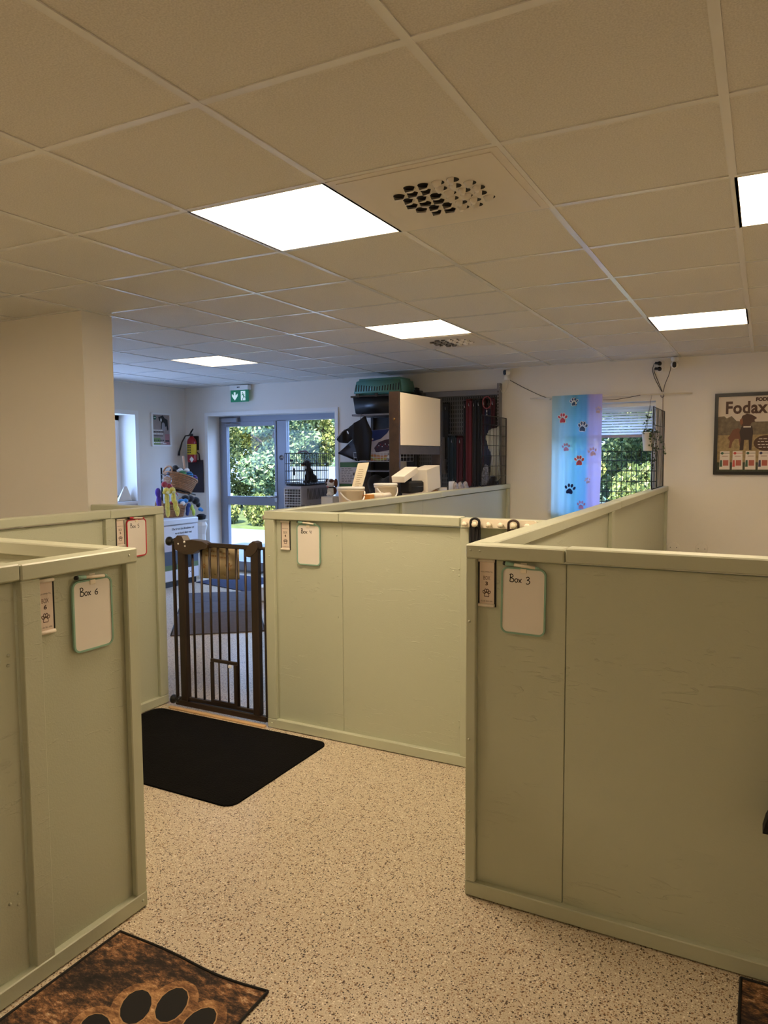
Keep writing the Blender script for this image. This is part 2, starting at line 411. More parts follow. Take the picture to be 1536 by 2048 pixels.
# air vents ----------------------------------------------------------------
VENTM = mat('white_enamel', (216, 210, 200), .35)
DARK = mat('duct_darkness', (24, 20, 17), .8)
def vent(i, j, label):
    t = thing('air_vent', label, 'air vent', (i*G+.3, j*G+.3, CEIL), 0, 'square ceiling air vents')
    b = MB().box(-.296, .296, -.296, .296, -.002, .006).box(-.27, .27, -.27, .27, -.0045, -.002)
    b.build('face_plate', VENTM, t, local=True)
    k = 0
    for r in range(6):
        for c in range(6):
            x, y = (c-2.5)*.052+(.0 if r % 2 else .012), (r-2.5)*.052
            if r in (0, 5) and c in (0, 5): continue
            T = Matrix.Translation((x, y, -.0048)) @ Matrix.Rotation(random.uniform(-.4, .4) + (0 if c < 3 else 2.4), 4, 'Z')
            MB().disc((0, 0), .0215, Matrix.Rotation(PI, 4, 'X'), .0002).add([], []).build('nozzle', [DARK, VENTM], t, local=True).matrix_local = T
            q = MB(); pr = []
            n = 10
            vs = [(0, 0, 0)]
            rim = [(.0225*math.cos(PI*a/n), .0225*math.sin(PI*a/n)-.002, -.0002) for a in range(n+1)]
            mid = [(.016*math.cos(PI*a/n), .014*math.sin(PI*a/n)-.002, -.013) for a in range(n+1)]
            q.add(rim+mid, [(a, a+1, n+2+a, n+1+a) for a in range(n)]+[tuple(range(n+1, 2*n+2))], 0, None, True)
            o = q.build('nozzle_hood', VENTM, t, local=True); o.matrix_local = T
vent(0, 1, 'square white ceiling air vent with round nozzles, the near one beside the large light')
vent(-2, 6, 'small far square air vent behind the second light panel, near the back wall')

# door ---------------------------------------------------------------------
DY = 6.0
b = MB()
b.box(DX0, DX0+.035, DY, DY+.07, 0, DZ1).box(DX1-.03, DX1, DY, DY+.07, 0, DZ1).box(DX0+.035, DX1-.03, DY, DY+.07, 1.957, DZ1).box(DX0+.035, DX1-.03, DY, DY+.07, 0, .02)
b.box(-4.125, -3.985, DY, DY+.07, .02, 1.965)
b.box(-3.985, DX1-.03, DY+.005, DY+.065, .02, .14)
b.box(-3.985, DX1-.03, DY+.005, DY+.065, .9, .985)
door = struct(b.build('door_1', ALU), 'grey aluminium glazed entrance door with a glass side panel')
b = MB()
b.box(-5.012, -4.925, DY-.012, DY+.05, .025, 1.955, c=.004).box(-4.16, -4.13, DY-.012, DY+.05, .025, 1.955, c=.004)
b.box(-4.925, -4.16, DY-.012, DY+.05, 1.9, 1.955).box(-4.925, -4.16, DY-.012, DY+.05, .885, .995).box(-4.925, -4.16, DY-.012, DY+.05, .025, .14)
leaf = b.build('door_leaf', ALU, door)
MB().box(-4.925, -4.16, DY+.015, DY+.025, .995, 1.9).build('pane', GLASS, leaf)
MB().box(-4.925, -4.16, DY+.015, DY+.025, .14, .885).build('pane', GLASS, leaf)
b = MB().lathe([(.011, 0), (.011, .045)], 10, 0, PM((-4.145, DY-.012, 1.0), (1, 0, 0), (0, 0, 1)))
b.tube([(-4.145, DY-.055, 1.0), (-4.2, DY-.06, 1.0), (-4.27, DY-.06, 1.0)], .011, 8); b.box(-4.165, -4.128, DY-.018, DY-.012, .93, 1.06)
b.build('handle', STEEL, leaf)
MB().lathe([(.032, 0), (.032, .006), (.012, .007), (.012, .014)], 16, 0, PM((-4.06, DY, 1.495), (1, 0, 0), (0, 0, 1))).build('lock_rosette', STEEL, door)
MB().box(-3.985, DX1-.03, DY+.03, DY+.04, .985, 1.965).build('pane', GLASS, door)
MB().box(-3.985, DX1-.03, DY+.03, DY+.04, .14, .9).build('pane', GLASS, door)
MB().box(-4.97, -4.72, DY-.055, DY-.012, 1.955, 2.012, c=.006).tube([(-4.84, DY-.03, 1.95), (-4.86, DY-.12, 1.93), (-4.7, DY-.02, 1.93)], .008, 6).build('door_closer', mat('closer_grey', (150, 154, 165), .4, .3), door)
def casing(name, x0, x1, z1, z0=0., wd=.045):
    b = MB()
    b.box(x0-wd, x0, YB-.014, YB, z0, z1+wd).box(x1, x1+wd, YB-.014, YB, z0, z1+wd).box(x0, x1, YB-.014, YB, z1, z1+wd)
    struct(b.build(name, TRIMW))
casing('trim_1', DX0, DX1, DZ1)
# back window
win = struct(MB().box(WX0, WX0+.06, 5.99, 6.06, WZ0, WZ1).box(WX1-.06, WX1, 5.99, 6.06, WZ0, WZ1).box(WX0+.06, WX1-.06, 5.99, 6.06, WZ0, WZ0+.07).box(WX0+.06, WX1-.06, 5.99, 6.06, WZ1-.07, WZ1).build('window_1', TRIMW), 'white framed window half hidden by a paw print curtain')
MB().box(WX0+.06, WX1-.06, 6.02, 6.03, WZ0+.07, WZ1-.07).build('pane', GLASS, win)
MB().box(WX0-.03, WX1+.03, YB-.04, 5.99, WZ0-.03, WZ0).build('window_sill', TRIMW, win)
# left window
lx = XL-.26
b = MB()
for y0, y1 in ((LY0, LY0+.06), (LY1-.06, LY1), (3.67, 3.73)): b.box(lx-.07, lx, y0, y1, LZ0, LZ1)
b.box(lx-.07, lx, LY0, LY1, LZ0, LZ0+.06).box(lx-.07, lx, LY0, LY1, LZ1-.06, LZ1)
b.box(lx-.05, lx+.02, LY1-.12, LY1-.07, LZ0+.06, LZ1-.06)
win2 = struct(b.build('window_2', TRIMW), 'white framed bright window in the left wall')
MB().box(lx-.04, lx-.03, LY0, LY1, LZ0, LZ1).build('pane', GLASS, win2)
MB().box(lx, XL+.05, LY0, LY1, LZ0-.03, LZ0).build('window_sill', TRIMW, win2)
b = MB().box(XL, XL+.014, LY1, LY1+.055, LZ0-.05, LZ1+.05).box(XL, XL+.014, LY0-.05, LY0, LZ0-.05, LZ1+.05).box(XL, XL+.014, LY0, LY1, LZ1, LZ1+.05)
struct(b.build('trim_2', TRIMW))
# thin pale threshold strip below the gate
struct(MB().box(-1.80, -1.09, 1.655, 1.68, 0, .012, c=.003).build('trim_3', mat('oak_strip', (214, 178, 130), .5, vary=(30, .08))), 'narrow pale wooden strip on the floor below the gate')

# ================================================================== OUTSIDE
PAVE = mat('pale_paving', (104, 106, 106), .9, vary=(.8, .12), bump=(20, .3))
GRASS = mat('outdoor_grass', (84, 96, 48), .95, vary=(2.5, .35), bump=(60, .6))
struct(MB().box(-40, 25, YB+.5, 60, -.35, -.12).build('ground', PAVE), 'pale paved yard outside the glass')
b = MB()
for k in range(26):
    pass
struct(MB().box(-40, 25, 11.6, 40, -.12, -.06).build('lawn', GRASS), 'grass verge below the trees')
LEAF_A = leaf_mat('foliage_green', [(0, (48, 60, 32)), (.35, (98, 112, 56)), (.7, (154, 158, 82)), (1, (206, 200, 130))])
LEAF_B = leaf_mat('foliage_blue_green', [(0, (36, 54, 38)), (.4, (78, 102, 72)), (.75, (120, 142, 94)), (1, (178, 186, 136))])
BARK = mat('bark', (74, 60, 46), .95, bump=(30, .8))
def leaf_cloud(lumps, n, size, rnd):
    b = MB(); vs, fs = [], []
    vol = [l[3]*l[4] for l in lumps]
    for k in range(n):
        c = rnd.choices(lumps, vol)[0]
        d = Vector((rnd.gauss(0, 1), rnd.gauss(0, 1), rnd.gauss(0, 1))).normalized()
        rr = rnd.uniform(.55, 1.)**.5
        p = Vector((c[0]+d.x*c[3]*rr, c[1]+d.y*c[3]*rr, c[2]+d.z*c[4]*rr))
        a = Vector((rnd.gauss(0, 1), rnd.gauss(0, 1), rnd.gauss(0, 1))).normalized(); e = a.orthogonal().normalized()
        s = size*rnd.uniform(.6, 1.4); q = a*s; r = e*s*.55
        o = len(vs); vs += [p-q, p+r, p+q, p-r]; fs.append((o, o+1, o+2, o+3))
    return b.add(vs, fs)
def make_tree(seed, h, wd, m):
    rnd = random.Random(seed)
    t = thing('tree', 'x', 'tree')
    b = MB(); b.tube([(0, 0, -.1), (.05, 0, h*.3), (-.04, .05, h*.6), (0, 0, h*.85)], [.11, .09, .06, .02], 8)
    for k in range(5):
        a = rnd.uniform(0, 6.28); z = h*rnd.uniform(.2, .6)
        b.tube([(0, 0, z), (.6*wd*.5*math.cos(a), .6*wd*.5*math.sin(a), z+.5)], [.05, .015], 6)
    b.build('trunk', BARK, t, local=True)
    lumps = []
    for k in range(26):
        z = rnd.uniform(.1, .95)*h; rr = wd*.5*(1-.5*abs(z/h-.4))
        a = rnd.uniform(0, 6.28); q = rnd.uniform(.2, .8)*rr
        lumps.append((q*math.cos(a), q*math.sin(a), z, rnd.uniform(.35, .6)*wd*.45, rnd.uniform(.3, .5)*wd*.45))
    leaf_cloud(lumps, 17000, .054, rnd).build('foliage', m, t, local=True)
    return t
protos = [make_tree(1, 4.6, 2.6, LEAF_A), make_tree(2, 5.4, 2.4, LEAF_B), make_tree(3, 4.0, 2.8, LEAF_A)]
kinds = ['yellow-green leafy tree', 'blue-green bushy tree', 'broad pale green tree']
ORD = ['first', 'second', 'third', 'fourth', 'fifth', 'sixth', 'seventh']
rt = random.Random(4)
rows = [('near row past the entrance door', [(-14.6+2.45*k, 13.6) for k in range(4)]), ('far row past the entrance door', [(-15.6+2.6*k, 17.0) for k in range(5)]),
        ('near row past the curtained window', [(-2.5, 13.0), (-.05, 13.1)]), ('far row past the curtained window', [(-3.9, 15.9), (-1.3, 16.0), (1.3, 15.8)])]
used = set(); k = 0
for rn, pts in rows:
    for q, (x, y) in enumerate(pts):
        p = (k*2+k//3) % 3; k += 1
        x += rt.uniform(-.15, .15)
        if p not in used: used.add(p); o = protos[p]; o.location = (x, y, -.1)
        else: o = dup(protos[p], (x, y, -.1), rt.uniform(0, 6.28))
        o['label'] = '%s, %s from the left in the %s' % (kinds[p], ORD[q], rn); o['group'] = 'trees outside the glass'
hd = thing('hedge', 'tall dense green hedge far behind the trees outside', 'hedge', (-7, 20, -.1)); rh = random.Random(21)
leaf_cloud([(rh.uniform(-13, 10), rh.uniform(-.5, .5), rh.uniform(.2, 4.8), 1.1, .7) for _ in range(150)], 34000, .12, rh).build('foliage', LEAF_B, hd, local=True)
# pale wall beyond the yard, seen through the side panel of the door
MB().box(-7.75, -5.6, 11.4, 11.6, -.12, 1.30, c=.01).build('yard_wall', mat('pale_render', (96, 102, 108), .8, vary=(3, .04)))
tag(bpy.data.objects['yard_wall'], 'low pale rendered wall outside behind the door side panel', 'garden wall')
shr = thing('shrub', 'low yellow-green shrub outside the door, middle of three along the grass edge', 'shrub', (-10.2, 12.0, -.06), 0, 'shrubs outside the door')
rs = random.Random(9)
leaf_cloud([(rs.uniform(-.45, .45), rs.uniform(-.15, .15), rs.uniform(.15, .5), .3, .28) for _ in range(12)], 4500, .05, rs).build('foliage', LEAF_A, shr, local=True)
MB().tube([(0, 0, -.05), (0, .05, .3), (.1, 0, .55)], [.03, .02, .01], 6).build('stem', BARK, shr, local=True)
for x, y, l_ in ((-11.75, 11.9, 'second'), (-8.65, 12.0, 'fourth')): dup(shr, (x, y, -.06), x, 'low yellow-green shrub outside the door, %s along the grass edge' % ('left of three' if l_ == 'second' else 'right of three'))

# ================================================================== GREEN STALL PARTITIONS
PH, PT = 1.207, .07
def partition(label, org, sdir, tdir, L, rails, boards, posts, battens=(), screws=(), group='sage green stall partitions'):
    """s runs along the wall, t runs inward from the outer face; all boxes are axis aligned"""
    t = thing('stall_partition', label, 'partition', (org[0], org[1], 0), 0, group)
    sx, sy = sdir; tx, ty = tdir
    def BX(mb, s0, s1, t0, t1, z0, z1, c=.003):
        xs = sorted((org[0]+sx*s0+tx*t0, org[0]+sx*s1+tx*t1)); ys = sorted((org[1]+sy*s0+ty*t0, org[1]+sy*s1+ty*t1))
        return mb.box(xs[0], xs[1], ys[0], ys[1], z0, z1, c=c)
    for k, (a, b_) in enumerate(rails):
        dz = (.0, .003, -.002)[k % 3]
        BX(MB(), a, b_, -.002, PT+.002, PH-.046+dz, PH+dz, .004).build('top_rail', PAINT, t)
    BX(MB(), 0, L-.003, 0, .034, .004, .054).build('bottom_rail', PAINT, t)
    BX(MB(), 0, L-.003, .037, PT, .004, .054).build('bottom_rail', PAINT, t)
    for a, b_ in boards:
        BX(MB(), a, b_, .024, .046, .01, PH-.05, .0015).build('panel_board', BOARD, t)
    for a, b_ in posts:
        BX(MB(), a, b_, .001, .024, .054, PH-.046).build('post', PAINT, t)
        BX(MB(), a, b_, .046, PT, .054, PH-.046).build('post', PAINT, t)
    for a, b_ in battens:
        BX(MB(), a, b_, .003, .024, .035, PH-.046, .002).build('batten', BOARD, t)
    for (s, z, d) in screws:
        c = Vector((org[0]+sx*s+tx*d, org[1]+sy*s+ty*d, z))
        n = Vector((-tx, -ty, 0))
        T = PM(c, n.cross(Vector((0, 0, 1))) * -1, (0, 0, 1))
        m = MB().ball(c, .0052, sub=1); m.build('screw', PAINT, t)
    return t
def scr(lst, d): return [(s, z, d) for s, z in lst]
partition('green front wall of stall three, with the whiteboard reading Box 3', (.457, .725), (1, 0), (0, 1), 2.4,
          [(0, .3235), (.3275, 2.4)], [(.001, .325), (.3275, 2.4)], [(0, .035)], (),
          scr([(.018, 1.188), (.05, 1.187), (.014, .95), (.014, .55), (.014, .3), (.014, .07)], 0))
partition('green side wall of stall three running back to the patterned curtain', (.457, .797), (0, 1), (1, 0), 4.978,
          [(0, 2.45), (2.453, 4.975)], [(.001, 2.2), (2.202, 4.972)], [(0, .04), (2.15, 2.245), (4.90, 4.972)])
partition('green front wall of stall four beside the brown gate', (-1.08, 1.675), (1, 0), (0, 1), 1.535,
          [(0, .47), (.4735, 1.138), (1.1415, 1.535)], [(.001, .478), (.4795, 1.137), (1.14, 1.535)], [(0, .062), (1.14, 1.185)], (),
          scr([(1.096, .947), (1.127, .959), (1.127, .928), (1.098, .201), (1.129, .218), (1.129, .186), (.447, 1.09), (.449, .88), (.45, .66)], .0235)+scr([(.03, .03), (.03, .96)], 0))
partition('green side wall of stall four, between the shop counter and the stall', (-1.08, 1.747), (0, 1), (1, 0), 4.028,
          [(0, 2.2), (2.203, 4.027)], [(.001, 1.9), (1.902, 4.022)], [(0, .045), (1.485, 1.53), (3.95, 4.022)])
partition('green front wall of stall five left of the gate, with the red framed board', (-1.87, 1.737), (0, -1), (-1, 0), 1.545,
          [(0, .40), (.403, 1.545)], [(.001, .435), (.438, 1.545)], [(0, .064)], [(.372, .434)])
partition('short green wall from the gate back to the cream wall end', (-1.942, 1.667), (-1, 0), (0, 1), .474,
          [(0, .474)], [(.001, .474)], [(.0, .04), (.43, .474)])
partition('green front wall of stall six in the left foreground', (-.465, .189), (0, -1), (-1, 0), 1.9,
          [(0, .414), (.4175, 1.9)], [(.001, .413), (.421, 1.9)], [(0, .044)], [(.354, .413)],
          scr([(.446, .96), (.474, .949), (.448, .933), (.447, .286), (.474, .269), (.449, .254)], .0235)+scr([(.035, 1.186), (.022, .03)], 0))
partition('green side wall between stall six and stall five', (-.537, .119), (-1, 0), (0, 1), 2.95,
          [(0, 1.5), (1.503, 2.95)], [(.001, 1.4), (1.402, 2.95)], [(0, .045)])

# ------------------------------------------------------------------ hanging paper signs and whiteboards
SIGNP = mat('sign_paper', (222, 206, 190), .8)
DOWEL = mat('pale_dowel', (232, 222, 206), .45)
FELT = mat('black_sign_back', (20, 18, 16), .8)
def hang_sign(num, label, T):
    """T: origin at the sign centre on the panel surface, x right, y up, z out"""
    t = thing('hanging_sign', label, 'sign', tuple(T.translation), 0, 'small paper door signs of the stalls')
    hw = .0275
    MB().box(-hw-.0025, hw+.0045, -.079, .079, .0002, .0018, T=T).build('backing', FELT, t)
    MB().box(-hw+.003, hw-.002, -.072, .072, .002, .0032, T=T).build('sheet', SIGNP, t)
    for y in (.0745, -.0745):
        MB().tube([(-hw, y, .006), (hw, y, .006)], .0058, 10, T=T).build('dowel', DOWEL, t)
    b = MB()
    b.text('VÄLKOMMEN TILL', .0062, T @ Matrix.Translation((0, .036, 0)), .0036, 0, .0, sx=.82)
    b.text('BOX', .019, T @ Matrix.Translation((0, .0155, 0)), .0036, 0, 0, sx=.6)
    b.text(str(num), .0165, T @ Matrix.Translation((0, -.003, 0)), .0036, 0, .0006, sx=1.25)
    b.text('DU ÄR BRA HÄR', .0068, T @ Matrix.Translation((0, -.061, 0)), .0036, 0, 0, sx=.82)
    paw(b, (0, -.036), .026, T, .0036, 0, 0, .0018); 
    paw(b, (0, -.036), .026, T, .0039, 1, 0, -.0006)
    b.build('lettering', [BROWN_INK, SIGNP], t)
STROKES = {'B': [[(0, 0), (.05, .5), (.06, 1)], [(-.05, .95), (.2, 1.05), (.42, .9), (.4, .7), (.1, .55), (.45, .45), (.55, .2), (.4, 0), (.05, .02)]],
           'o': [[(.25, .5), (.05, .4), (0, .2), (.12, .02), (.32, .05), (.42, .25), (.36, .42), (.22, .5)]],
           'x': [[(0, .5), (.2, .2), (.4, 0)], [(.4, .52), (.2, .25), (.02, 0)]],
           '3': [[(.0, .75), (.2, .9), (.4, .78), (.35, .6), (.12, .48), (.4, .4), (.48, .2), (.35, .0), (.1, -.05), (0, .05)]],
           '4': [[(.1, .8), (.02, .45), (.4, .42)], [(.4, .75), (.36, .4), (.34, 0)]],
           '5': [[(.45, .85), (.1, .82), (.08, .5), (.3, .5), (.42, .3), (.35, .05), (.05, .0)]],
           '6': [[(.4, .7), (.12, .5), (0, .25), (.12, .02), (.35, .03), (.42, .22), (.28, .36), (.08, .26)]]}
ADV = {'B': .68, 'o': .52, 'x': .55, ' ': .5, '3': .5, '4': .5, '5': .5, '6': .5}
def whiteboard(num, label, T, frame_m, w=.147, h=.217, tilt=0., size=.024, tx=-.045, mlabel='', cap_m=None):
    T = T @ Matrix.Rotation(tilt, 4, 'Z')
    t = thing('whiteboard', label, 'whiteboard', tuple(T.translation), 0, 'small whiteboards of the stalls')
    o = rrect(-w/2, w/2, -h/2, h/2, .022); i = rrect(-w/2+.0055, w/2-.0055, -h/2+.0055, h/2-.0055, .017)
    b = MB(); n = len(o)
    vs = [(p[0], p[1], 0) for p in o]+[(p[0], p[1], .007) for p in o]+[(p[0], p[1], .007) for p in i]+[(p[0], p[1], .004) for p in i]
    fs = [tuple(range(n-1, -1, -1))]
    for r in range(3): fs += [(r*n+k, r*n+(k+1) % n, (r+1)*n+(k+1) % n, (r+1)*n+k) for k in range(n)]
    b.add(vs, fs, 0, T); b.build('frame', frame_m, t)
    MB().prism(i, T, .0025, .0048).build('board', mat('whiteboard_surface', (228, 222, 212), .25), t)
    b = MB(); x = tx; y0 = h*.28
    for ch in 'Box %d' % num:
        if ch in STROKES:
            for st in STROKES[ch]:
                P = [Vector((x+p[0]*size, y0+p[1]*size)) for p in st]
                Q = []
                for k in range(len(P)-1):      # smooth the pen line
                    a0 = P[max(k-1, 0)]; a1 = P[k]; a2 = P[k+1]; a3 = P[min(k+2, len(P)-1)]
                    for j in range(4):
                        u = j/4; Q.append(.5*((2*a1)+(a2-a0)*u+(2*a0-5*a1+4*a2-a3)*u*u+(3*a1-a0-3*a2+a3)*u**3))
                Q.append(P[-1]); b.stroke(Q, .0029, T, .0051)
        x += ADV[ch]*size; y0 -= .0006
    b.build('handwriting', INK, t)
    MB().box(-.010, .010, h/2-.017, h/2-.003, .0045, .009, T=T, c=.001).box(-.010, .010, h/2-.003, h/2+.016, .004, .006, T=T).build('pen_clip', CREAM_PL, t)
    p = thing('marker_pen', mlabel, 'marker pen', tuple(T @ Vector((0, h/2+.008, .011))), 0, 'whiteboard pens clipped to the stall boards')
    MB().tube([(-.03, h/2+.009, .011), (.04, h/2+.004, .011)], .0052, 10, T=T).build('barrel', CREAM_PL, p)
    MB().tube([(-.058, h/2+.011, .011), (-.03, h/2+.009, .011)], [.0072, .0066], 10, T=T).build('cap', cap_m, p)
    MB().tube([(-.066, h/2+.0116, .011), (-.058, h/2+.011, .011)], [.006, .0068], 10, T=T).build('eraser', BLACK_PL, p)
    MB().tube([(.04, h/2+.004, .011), (.052, h/2+.003, .011)], [.0052, .003], 10, T=T).build('end_plug', cap_m, p)
TEAL = mat('teal_frame', (134, 172, 152), .4)
RED = mat('red_frame', (196, 52, 62), .4)
hang_sign(3, 'small paper sign numbered 3 on the large right foreground stall', FY(.523, .7488, 1.080))
hang_sign(4, 'small paper sign numbered 4 on the middle stall right of the gate', FY(-.955, 1.6988, 1.076))
hang_sign(5, 'small paper sign numbered 5 hanging left of the red framed whiteboard', FX(-1.8938, 1.418, 1.076))
hang_sign(6, 'small paper sign numbered 6 half behind a batten in the left foreground', FX(-.4888, -.139, 1.074))
whiteboard(3, 'teal framed small whiteboard handwritten Box 3', FY(.648, .744, 1.030), TEAL, tilt=-.01, mlabel='teal capped whiteboard pen on the large right foreground stall board', cap_m=TEAL)
whiteboard(4, 'mint framed small whiteboard handwritten Box 4', FY(-.803, 1.694, 1.033), TEAL, mlabel='whiteboard pen on the mint framed board of the middle stall', cap_m=TEAL)
whiteboard(5, 'red framed small whiteboard handwritten Box 5', FX(-1.889, 1.532, 1.036), RED, mlabel='whiteboard pen with red cap clipped on the red framed board', cap_m=RED)
whiteboard(6, 'teal framed small whiteboard handwritten Box 6 on the left foreground stall', FX(-.484, .021, 1.022), TEAL, mlabel='teal capped whiteboard pen on the left foreground stall board', cap_m=TEAL)

# ------------------------------------------------------------------ coat rack and two leashes on stall four
t = thing('peg_rack', 'cream plastic peg rack fixed on the top rail of stall four', 'peg rack', (.25, 1.66, 1.187))
MB().prism(rrect(.075, .43, 1.166, 1.206, .014), PM((0, 1.672, 0), (1, 0, 0), (0, 0, 1)), 0, .014).build('plate', CREAM_PL, t)
for x in (.098, .148, .215, .272, .331, .395):
    MB().lathe([(.008, 0), (.007, .02), (.013, .026), (.012, .034), (.004, .038)], 12, 0, PM((x, 1.658, 1.183), (1, 0, 0), (0, 0, 1))).build('peg', CREAM_PL, t)
def leash_loop(label, x, z, drop, wd, m, brown=False):
    t = thing('dog_leash', label, 'leash', (x, 1.63, z), 0, 'leashes on the peg rack')
    b = MB(); y = 1.638
    arc = [(x-wd, y, z-.03)]+[(x-wd*math.cos(PI*k/8), y, z+.002+wd*.75*math.sin(PI*k/8)) for k in range(9)]+[(x+wd, y, z-.03)]
    b.tube(arc, .006, 6)
    b.build('handle_loop', m, t)
    b = MB()
    for k in range(6):
        x0 = x-wd+2*wd*k/5
        b.box(x0-.006, x0+.006, y-.005+.003*(k % 2), y+.003+.003*(k % 2), z-drop-.02*(k % 3), z-.02, c=.002)
    b.build('webbing', m, t)
    MB().tube([(x+.01, y-.01, z-drop*.8), (x+.01, y-.012, z-drop*.8-.05)], .005, 6).build('snap_hook', STEEL, t)
leash_loop('thick black leash hung in a loop from the cream peg rack', .148, 1.192, .42, .021, BLACK_CL)
leash_loop('brown leather leash looped over the right peg of the cream rack', .331, 1.188, .35, .023, mat('brown_leather', (58, 36, 26), .5))

# ------------------------------------------------------------------ pet gate
t = thing('pet_gate', 'tall bronze brown metal pet gate closing the gap between the stalls', 'gate', (-1.445, 1.70, 0))
y = 1.70
b = MB().box(-1.772, -1.10, y-.014, y+.014, .018, .052, c=.004)
b.box(-1.772, -1.757, y-.01, y+.01, .052, 1.0, c=.003).box(-1.105, -1.090, y-.01, y+.01, .03, 1.0, c=.003)
b.tube([(-1.80, y, 1.003), (-1.70, y, 1.003)], .009, 8).tube([(-1.16, y, .996), (-1.09, y, .996)], .009, 8)
b.build('outer_frame', GATE, t)
for (x0, x1) in ((-1.722, -1.668), (-1.186, -1.136)):
    MB().box(x0, x1, y-.02, y+.02, .05, 1.0, c=.006).build('gate_post', GATE, t)
MB().box(-1.668, -1.186, y-.011, y+.011, .984, 1.008, c=.004).build('gate_rail', GATE, t)
MB().box(-1.668, -1.186, y-.011, y+.011, .056, .078, c=.004).build('gate_rail', GATE, t)
for x in (-1.62, -1.554, -1.490, -1.428, -1.362, -1.297, -1.234):
    z0 = .33 if x in (-1.428, -1.362) else .078
    MB().tube([(x, y, z0), (x, y, .985)], .0072, 8).build('bar', GATE, t)
b = MB().box(-1.488, -1.299, y-.02, y-.006, .318, .338, c=.003).box(-1.488, -1.47, y-.02, y-.006, .08, .318).box(-1.317, -1.299, y-.02, y-.006, .08, .318).box(-1.47, -1.317, y-.02, y-.006, .08, .095)
for x in (-1.428, -1.362): b.tube([(x, y-.013, .095), (x, y-.013, .318)], .0055, 6)
b.build('cat_door', GATE, t)
MB().box(-1.352, -1.33, y-.026, y-.018, .30, .316, c=.002).build('cat_door_latch', WHITE_PL, t)
b = MB()
prof = [(-1.735, .962), (-1.66, .935), (-1.60, .938), (-1.545, .968), (-1.49, .978), (-1.482, 1.0), (-1.53, 1.018), (-1.60, 1.022), (-1.66, 1.016), (-1.675, 1.04), (-1.71, 1.043), (-1.735, 1.02)]
b.prism([(p[0], p[1]) for p in prof], PM((0, y+.026, 0), (1, 0, 0), (0, 0, 1)), 0, .052)
b.build('lever_handle', mat('gate_plastic', (62, 48, 38), .35), t)
MB().ball((-1.652, y-.03, 1.008), (.008, .006, .008), sub=1).ball((-1.70, y-.03, .995), (.006, .004, .006), sub=1).ball((-1.648, y-.03, .985), (.006, .004, .006), sub=1).build('lock_button', WHITE_PL, t)
prof = [(-1.21, .985), (-1.215, .948), (-1.185, .945), (-1.145, .975), (-1.130, 1.0), (-1.135, 1.028), (-1.16, 1.036), (-1.185, 1.02)]
b = MB().prism(prof, PM((0, y+.024, 0), (1, 0, 0), (0, 0, 1)), 0, .048); b.build('hinge_cover', _M['gate_plastic'], t)
for (x, z, s) in ((-1.803, 1.003, 1), (-1.803, .045, 1), (-1.087, .04, -1)):
    if s > 0: b = MB().lathe([(.027, 0), (.027, .012), (.016, .02), (.016, .045), (.022, .048), (.022, .06)], 14, 0, PM((x, y, z), (0, 1, 0), (0, 0, 1)))
    else: b = MB().box(x-.012, x+.006, y-.02, y+.02, z-.015, z+.012, c=.003)
    b.build('wall_cup', BLACK_PL, t)
# kraft notice behind the bars
KRAFT = mat('kraft_card', (186, 168, 132), .75, vary=(14, .06))
t = thing('kraft_notice', 'tan cardboard notice with curled edge hung behind the gate bars', 'notice', (-1.43, 1.72, .81))
b = MB(); vs = []; n = 14
for k in range(n+1):
    u = k/n; x = -1.57+.25*u; yy = 1.722+.004*math.sin(u*3)+(.03*max(0, u-.72)/.28 if u > .72 else 0)
    for zz in (.795+.005*u, .993-.006*u): vs += [(x, yy, zz), (x, yy+.0016, zz)]
fs = []
for k in range(n):
    o = k*4; fs += [(o, o+4, o+6, o+2), (o+1, o+3, o+7, o+5), (o, o+1, o+5, o+4), (o+2, o+6, o+7, o+3)]
fs += [(0, 2, 3, 1), (n*4, n*4+1, n*4+3, n*4+2)]
b.add(vs, fs, 0, None, True); b.build('sheet', KRAFT, t)
b = MB(); T = FY(0, 1.7205, 0); rk = random.Random(2)
for zz, x0, x1 in ((.958, -1.53, -1.42), (.95, -1.41, -1.37), (.932, -1.54, -1.46), (.926, -1.45, -1.38)):
    x = x0
    while x < x1:
        l = rk.uniform(.008, .02); b.rect(x, x+l, zz-.006, zz+.004, T, .001); x += l+.004
for x in (-1.55, -1.51, -1.47, -1.40): b.disc((x, .825), .003, T, .001, 1, 8)
paw(b, (-1.55, .865), .03, T, .001, 2); paw(b, (-1.37, .87), .05, T, .001, 2)
b.build('print', [mat('faded_print', (150, 118, 78), .8), INK, mat('tan_print', (172, 130, 84), .8)], t)
for x in (-1.545, -1.45): MB().tube([(x, 1.70, 1.0), (x, 1.716, .99), (x, 1.724, .98)], .003, 5).build('tie', WHITE_PL, t)

